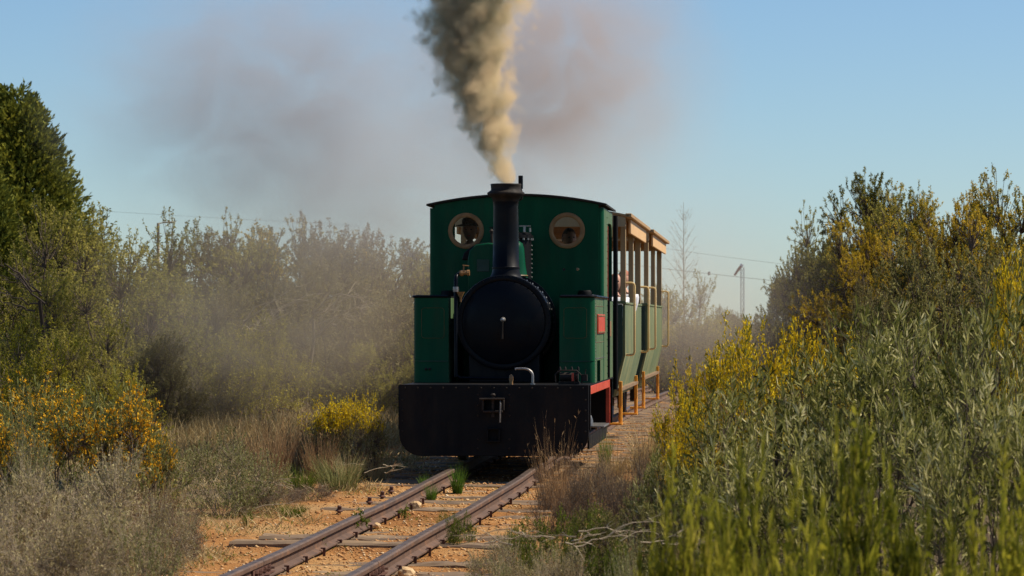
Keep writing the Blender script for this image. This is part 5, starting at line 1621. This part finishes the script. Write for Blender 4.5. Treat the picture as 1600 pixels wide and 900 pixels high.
stone(480, 16.8, .03, "small rusty stone between the rails near the bottom edge", 4)
for x, d, lab in [(249, 16.9, "old rusty coach screw standing left of the near sleepers"), (206, 16.6, "old rusty coach screw closest to the lower left bushes"),
                  (530, 22.0, "old rusty coach screw alone beyond the dark green tussock"), (577, 22.8, "leftmost rusty coach screw of the three by the left rail"),
                  (597, 23.4, "middle rusty coach screw of the three by the left rail"), (611, 23.7, "rightmost rusty coach screw of the three by the left rail")]:
    X = px(x, d)
    m = MB(); m.lathe([(.012, -.05), (.012, .004), (.024, .008), (.025, .014), (.017, .02), (.015, .021), (.015, .044), (.011, .047)], (0, 0, 0), 'z', 8)
    o = m.build('coach_screw', M['rust'], None, loc=(X, d, ground_z(X, d) + .01), rot=(.15, .1, 0))
    tag(o, lab, 'coach screw', "old coach screws left of the track")

# ---- windsock mast, wires, lamp, house
M['galv'] = surf_mat("galvanised_steel", (.3, .31, .32), (.42, .43, .44), rough=.5, metal=.3)
M['sock'] = surf_mat("faded_windsock_cloth", (.16, .04, .04), (.24, .07, .06), rough=.8)
M['sockw'] = plain("white_windsock_cloth", (.6, .6, .6))
dW = 150
t = thing('windsock_mast', "slim grey lattice mast with a drooping windsock at its top", 'windsock', (px(1160, dW), dW, -.6))
h = pz(418, dW) + .6
m = MB(); wr = .075
cs = [(wr, wr), (-wr, wr), (-wr, -wr), (wr, -wr)]
for a, b in cs: m.tube([(a, b, 0), (a, b, h)], .013, 5)
nb = 16
for i in range(nb):
    z0, z1 = h * i / nb, h * (i + 1) / nb
    for j in range(4):
        a, b = cs[j], cs[(j + 1) % 4]
        m.tube([(a[0], a[1], z0), (b[0], b[1], z1)], .009, 4); m.tube([(a[0], a[1], z1), (b[0], b[1], z1)], .008, 4)
m.build('lattice', M['galv'], t)
m = MB(); m.tube([(0, 0, h), (0, 0, h + .12)], .02, 6); m.tube([(0, 0, h - .15), (-.15, 0, h - .12)], .012, 6); m.build('swivel', M['galv'], t)
m = MB(); m.tube([(-.03, 0, h + .10), (-.2, 0, h - .12), (-.36, 0, h - .36)], [.07, .06, .05], 12); m.build('windsock', M['sock'], t)
m = MB(); m.tube([(.0, 0, h + .14), (-.06, 0, h + .06)], [.075, .074], 12); m.build('windsock_band', M['sockw'], t)

M['wire'] = plain("dark_wire", (.05, .05, .055))
def wire(label, p0, p1, sag, r):
    r *= .6
    a, b = Vector(p0), Vector(p1)
    pts = [a.lerp(b, i / 24) + Vector((0, 0, -sag * 4 * (i / 24) * (1 - i / 24))) for i in range(25)]
    tag(MB().tube(pts, r, 5).build('power_line', M['wire'], None), label, 'wire')
dP = 110
def pole(x, ytop, label, arms=()):
    t = thing('utility_pole', label, 'pole', (px(x, dP), dP, -.6))
    hh = pz(ytop, dP) + .6
    MB().tube([(0, 0, 0), (0, 0, hh)], [.09, .06], 10).build('shaft', M['post'], t)
    MB().box(-.5, .5, -.04, .04, hh - .25, hh - .17).build('crossarm', M['post'], t)
    return hh
pole(838, 330, "timber utility pole hidden behind the cab")
pole(1345, 400, "timber utility pole hidden among the olive trees")
wire("lower dark wire crossing behind the windsock mast", (px(838, dP), dP, pz(395, dP)), (px(1345, dP), dP, pz(452, dP)), .05, .011)
wire("upper faint wire crossing above the windsock", (px(838, dP), dP + .5, pz(352, dP)), (px(1345, dP), dP + .5, pz(424, dP)), .15, .007)
m = MB(); m.lathe([(.03, 0), (.05, .03), (.03, .06), (.05, .09), (.03, .12)], (0, 0, 0), 'z', 10)
zz = pz(395, dP) + (px(1108, dP) - px(838, dP)) / (px(1345, dP) - px(838, dP)) * (pz(452, dP) - pz(395, dP))
tag(m.build('insulator', M['wire'], None, loc=(px(1108, dP), dP, zz - .1)), "dark insulator on the lower wire right of the leafless tree", 'insulator')
tl = thing('street_lamp', "street lamp arm sticking out above the treeline on the left", 'street lamp', (px(247, 70), 70, -.3))
hl = pz(347, 70) + .3
MB().tube([(0, 0, 0), (0, 0, hl - .02)], [.05, .03], 10).build('shaft', M['post'], tl)
MB().tube([(0, 0, hl - .03), (.18, 0, hl)], .012, 8).build('lamp_arm', M['post'], tl)
m = MB(); m.box(.1, .36, -.05, .05, hl - .018, hl + .012); m.build('lamp_head', M['post'], tl, .008)
wire("faint wire above the left treeline", (px(40, 90), 90, pz(322, 90)), (px(560, 90), 90, pz(352, 90)), .02, .0045)
# far house
hx, hd = px(1136, 118), 118
t = thing('house', "far small house with a brown roof showing above the bushes", 'house', (hx, hd, -.5), .3)
M['plaster'] = plain("pale_plaster", (.5, .45, .38)); M['rooft'] = plain("brown_roof_sheet", (.13, .085, .065))
MB().box(-.55, .55, -.5, .5, 0, 1.35).build('wall', M['plaster'], t)
zt_ = pz(493, 118) + .5
MB().prism([(-.75, 1.34), (0, zt_), (.75, 1.34), (.75, 1.39), (0, zt_ + .05), (-.75, 1.39)], -.7, .7, 'xz').build('roof', M['rooft'], t)
w_ = MB().box(-.2, .2, -.512, -.501, .6, 1.1).build('window', M['black'], t)
MB().box(.3, .5, -.512, -.501, 0, 1.1).build('door', M['post'], t)

# ------------------------------------------------------------ smoke
def smoke_mat(name, D, col, absorb, build, aniso=0.2, step=1.0):
    m, nt, out = new_mat(name)
    dens = build(nt)
    mul = N(nt, "ShaderNodeMath", operation='MULTIPLY'); nt.links.new(dens, mul.inputs[0]); mul.inputs[1].default_value = D
    v = N(nt, "ShaderNodeVolumePrincipled")
    v.inputs['Color'].default_value = (*col, 1)
    v.inputs['Absorption Color'].default_value = (*absorb, 1)
    v.inputs['Anisotropy'].default_value = aniso
    nt.links.new(mul.outputs[0], v.inputs['Density'])
    nt.links.new(v.outputs[0], out.inputs['Volume'])
    m.cycles.volume_step_rate = step
    return m

def M_(nt, op, a, b=None, c=None, clamp=False):
    n = nt.nodes.new("ShaderNodeMath"); n.operation = op; n.use_clamp = clamp
    for i, q in enumerate((a, b, c)):
        if q is None: continue
        if isinstance(q, (int, float)): n.inputs[i].default_value = q
        else: nt.links.new(q, n.inputs[i])
    return n.outputs[0]

PA, PB = .285, .30     # drift and spread of the plume per metre of rise
def plume_density(nt):
    tc = N(nt, "ShaderNodeTexCoord")
    sp = N(nt, "ShaderNodeSeparateXYZ"); nt.links.new(tc.outputs['Object'], sp.inputs[0])
    x, y, z = sp.outputs
    zz = M_(nt, 'MINIMUM', z, 1.05)
    cx = M_(nt, 'MULTIPLY', zz, -PA)
    z2 = M_(nt, 'MAXIMUM', M_(nt, 'SUBTRACT', z, 1.05), 0.0)
    cx = M_(nt, 'ADD', cx, M_(nt, 'MULTIPLY', z2, .10))
    Rr = M_(nt, 'ADD', M_(nt, 'MULTIPLY', z, PB), .115)
    dx = M_(nt, 'SUBTRACT', x, cx)
    r = M_(nt, 'SQRT', M_(nt, 'ADD', M_(nt, 'MULTIPLY', dx, dx), M_(nt, 'MULTIPLY', y, y)))
    q = M_(nt, 'DIVIDE', r, Rr)
    # rising billows: coordinates scaled by the width of the plume
    n1 = N(nt, "ShaderNodeTexNoise", i_Scale=5.2, i_Detail=5.0, i_Roughness=0.6, i_Distortion=0.5)
    nt.links.new(tc.outputs['Object'], n1.inputs['Vector'])
    vo = N(nt, "ShaderNodeTexVoronoi", i_Scale=7.0); vo.feature = 'SMOOTH_F1'; vo.inputs['Smoothness'].default_value = .35
    wp = N(nt, "ShaderNodeVectorMath", operation='MULTIPLY_ADD')
    n2 = N(nt, "ShaderNodeTexNoise", i_Scale=9.0, i_Detail=2.0)
    nt.links.new(tc.outputs['Object'], n2.inputs['Vector'])
    nt.links.new(n2.outputs['Color'], wp.inputs[0]); wp.inputs[1].default_value = (.13, .13, .13); nt.links.new(tc.outputs['Object'], wp.inputs[2])
    nt.links.new(wp.outputs[0], vo.inputs['Vector'])
    lump = M_(nt, 'SUBTRACT', .45, vo.outputs['Distance'])
    f = M_(nt, 'ADD', M_(nt, 'SUBTRACT', .86, q), M_(nt, 'MULTIPLY', M_(nt, 'SUBTRACT', n1.outputs[0], .5), 1.7))
    f = M_(nt, 'ADD', f, M_(nt, 'MULTIPLY', lump, .75))
    edge = M_(nt, 'MULTIPLY', f, 2.0, clamp=True)
    edge = M_(nt, 'MULTIPLY', edge, M_(nt, 'ADD', M_(nt, 'MULTIPLY', edge, .8), .2))
    low = M_(nt, 'MULTIPLY', z, 30.0, clamp=True)
    thin = M_(nt, 'DIVIDE', 1.0, M_(nt, 'ADD', M_(nt, 'MULTIPLY', z, .55), .55))
    return M_(nt, 'MULTIPLY', M_(nt, 'MULTIPLY', edge, low), thin)
M['plume'] = smoke_mat("coal_smoke", 34.0, (.84, .57, .34), (.45, .30, .16), plume_density, aniso=.1, step=.55)
cxl, cyl_, czl = in_loco(0, 1.13, 2.188)
m = MB(); rings = []
n = 24; vs = []; fs = []
zs = [.003, .15, .4, .8, 1.3, 1.9, 2.6, 3.4]
for z in zs:
    c = -PA * min(z, 1.05) + .10 * max(0, z - 1.05)
    R = .12 + PB * z * 1.6 + .04
    if z < .01: R = .094
    for k in range(n): vs.append((c + R * math.cos(2 * PI * k / n), R * math.sin(2 * PI * k / n), z))
for i in range(len(zs) - 1):
    for k in range(n): fs.append((i * n + k, i * n + (k + 1) % n, (i + 1) * n + (k + 1) % n, (i + 1) * n + k))
fs.append(tuple(range(n))[::-1]); fs.append(tuple((len(zs) - 1) * n + k for k in range(n)))
m._add(vs, fs)
o = m.build('smoke_plume', M['plume'], None, loc=(cxl, cyl_, czl))
tag(o, "thick brown coal smoke billowing up from the locomotive chimney", None, None, 'stuff')

def cloud_density(scale, lo, hi, power=1.0, seed=0.0):
    def f(nt):
        tc = N(nt, "ShaderNodeTexCoord")
        ln = N(nt, "ShaderNodeVectorMath", operation='LENGTH'); nt.links.new(tc.outputs['Object'], ln.inputs[0])
        fall = M_(nt, 'SUBTRACT', 1.0, ln.outputs['Value'], clamp=True)
        n1 = N(nt, "ShaderNodeTexNoise", i_Scale=scale, i_Detail=5.0, i_Roughness=0.6, i_Distortion=0.8)
        mp = N(nt, "ShaderNodeMapping"); mp.inputs['Location'].default_value = (seed, seed * .7, 0)
        nt.links.new(tc.outputs['Object'], mp.inputs[0]); nt.links.new(mp.outputs[0], n1.inputs['Vector'])
        mr = N(nt, "ShaderNodeMapRange", i_1=lo, i_2=hi, i_3=0.0, i_4=1.0)
        nt.links.new(n1.outputs[0], mr.inputs[0])
        ff = M_(nt, 'MULTIPLY', fall, 1.35, clamp=True)
        ff = M_(nt, 'MULTIPLY', ff, ff)
        return M_(nt, 'MULTIPLY', ff, mr.outputs[0])
    return f
def cloud(label, x, y, d, rx, ry_m, rzp, D, col, absorb, scale, lo, hi, seed=0, aniso=.2, step=2.0, rot=0):
    s = d / F_PX
    me = bpy.data.meshes.new('smoke_cloud'); bm = bmesh.new(); bmesh.ops.create_icosphere(bm, subdivisions=3, radius=1.0); bm.to_mesh(me); bm.free()
    me.materials.append(smoke_mat("drifting_smoke", D, col, absorb, cloud_density(scale, lo, hi, 1, seed), aniso, step))
    o = link('drifting_smoke', me, None, (px(x, d), d, pz(y, d)), (0, rot, 0)); o.scale = (rx * s, ry_m, rzp * s)
    tag(o, label, None, None, 'stuff')
cloud("thin grey smoke drifting left of the plume", 430, 150, 33, 420, 2.0, 290, 2.0, (.44, .42, .44), (.3, .3, .3), 3.4, .34, .64, 3.1)
cloud("grey brown smoke trailing low behind the plume above the treeline", 620, 290, 34.5, 380, 1.7, 220, 1.5, (.48, .43, .40), (.3, .3, .3), 3.0, .30, .68, 9.4)
cloud("thin red brown smoke drifting right of the plume", 865, 110, 30.5, 330, 1.5, 290, 2.7, (.50, .41, .36), (.4, .27, .22), 3.2, .32, .64, 7.3)
cloud("pale smoke hanging behind the cab roof", 900, 300, 45, 420, 2.5, 220, .3, (.55, .53, .52), (.5, .5, .5), 1.8, .25, .7, 1.3)
cloud("brown smoke veil in front of the left thicket", 440, 470, 34.2, 400, 2.0, 290, .85, (.58, .47, .34), (.5, .42, .35), 1.7, .25, .7, 5.1)
cloud("brown smoke veil beyond the last carriage", 1090, 470, 50, 290, 4.0, 230, .25, (.6, .52, .42), (.5, .45, .4), 1.2, .1, .7, 2.1)
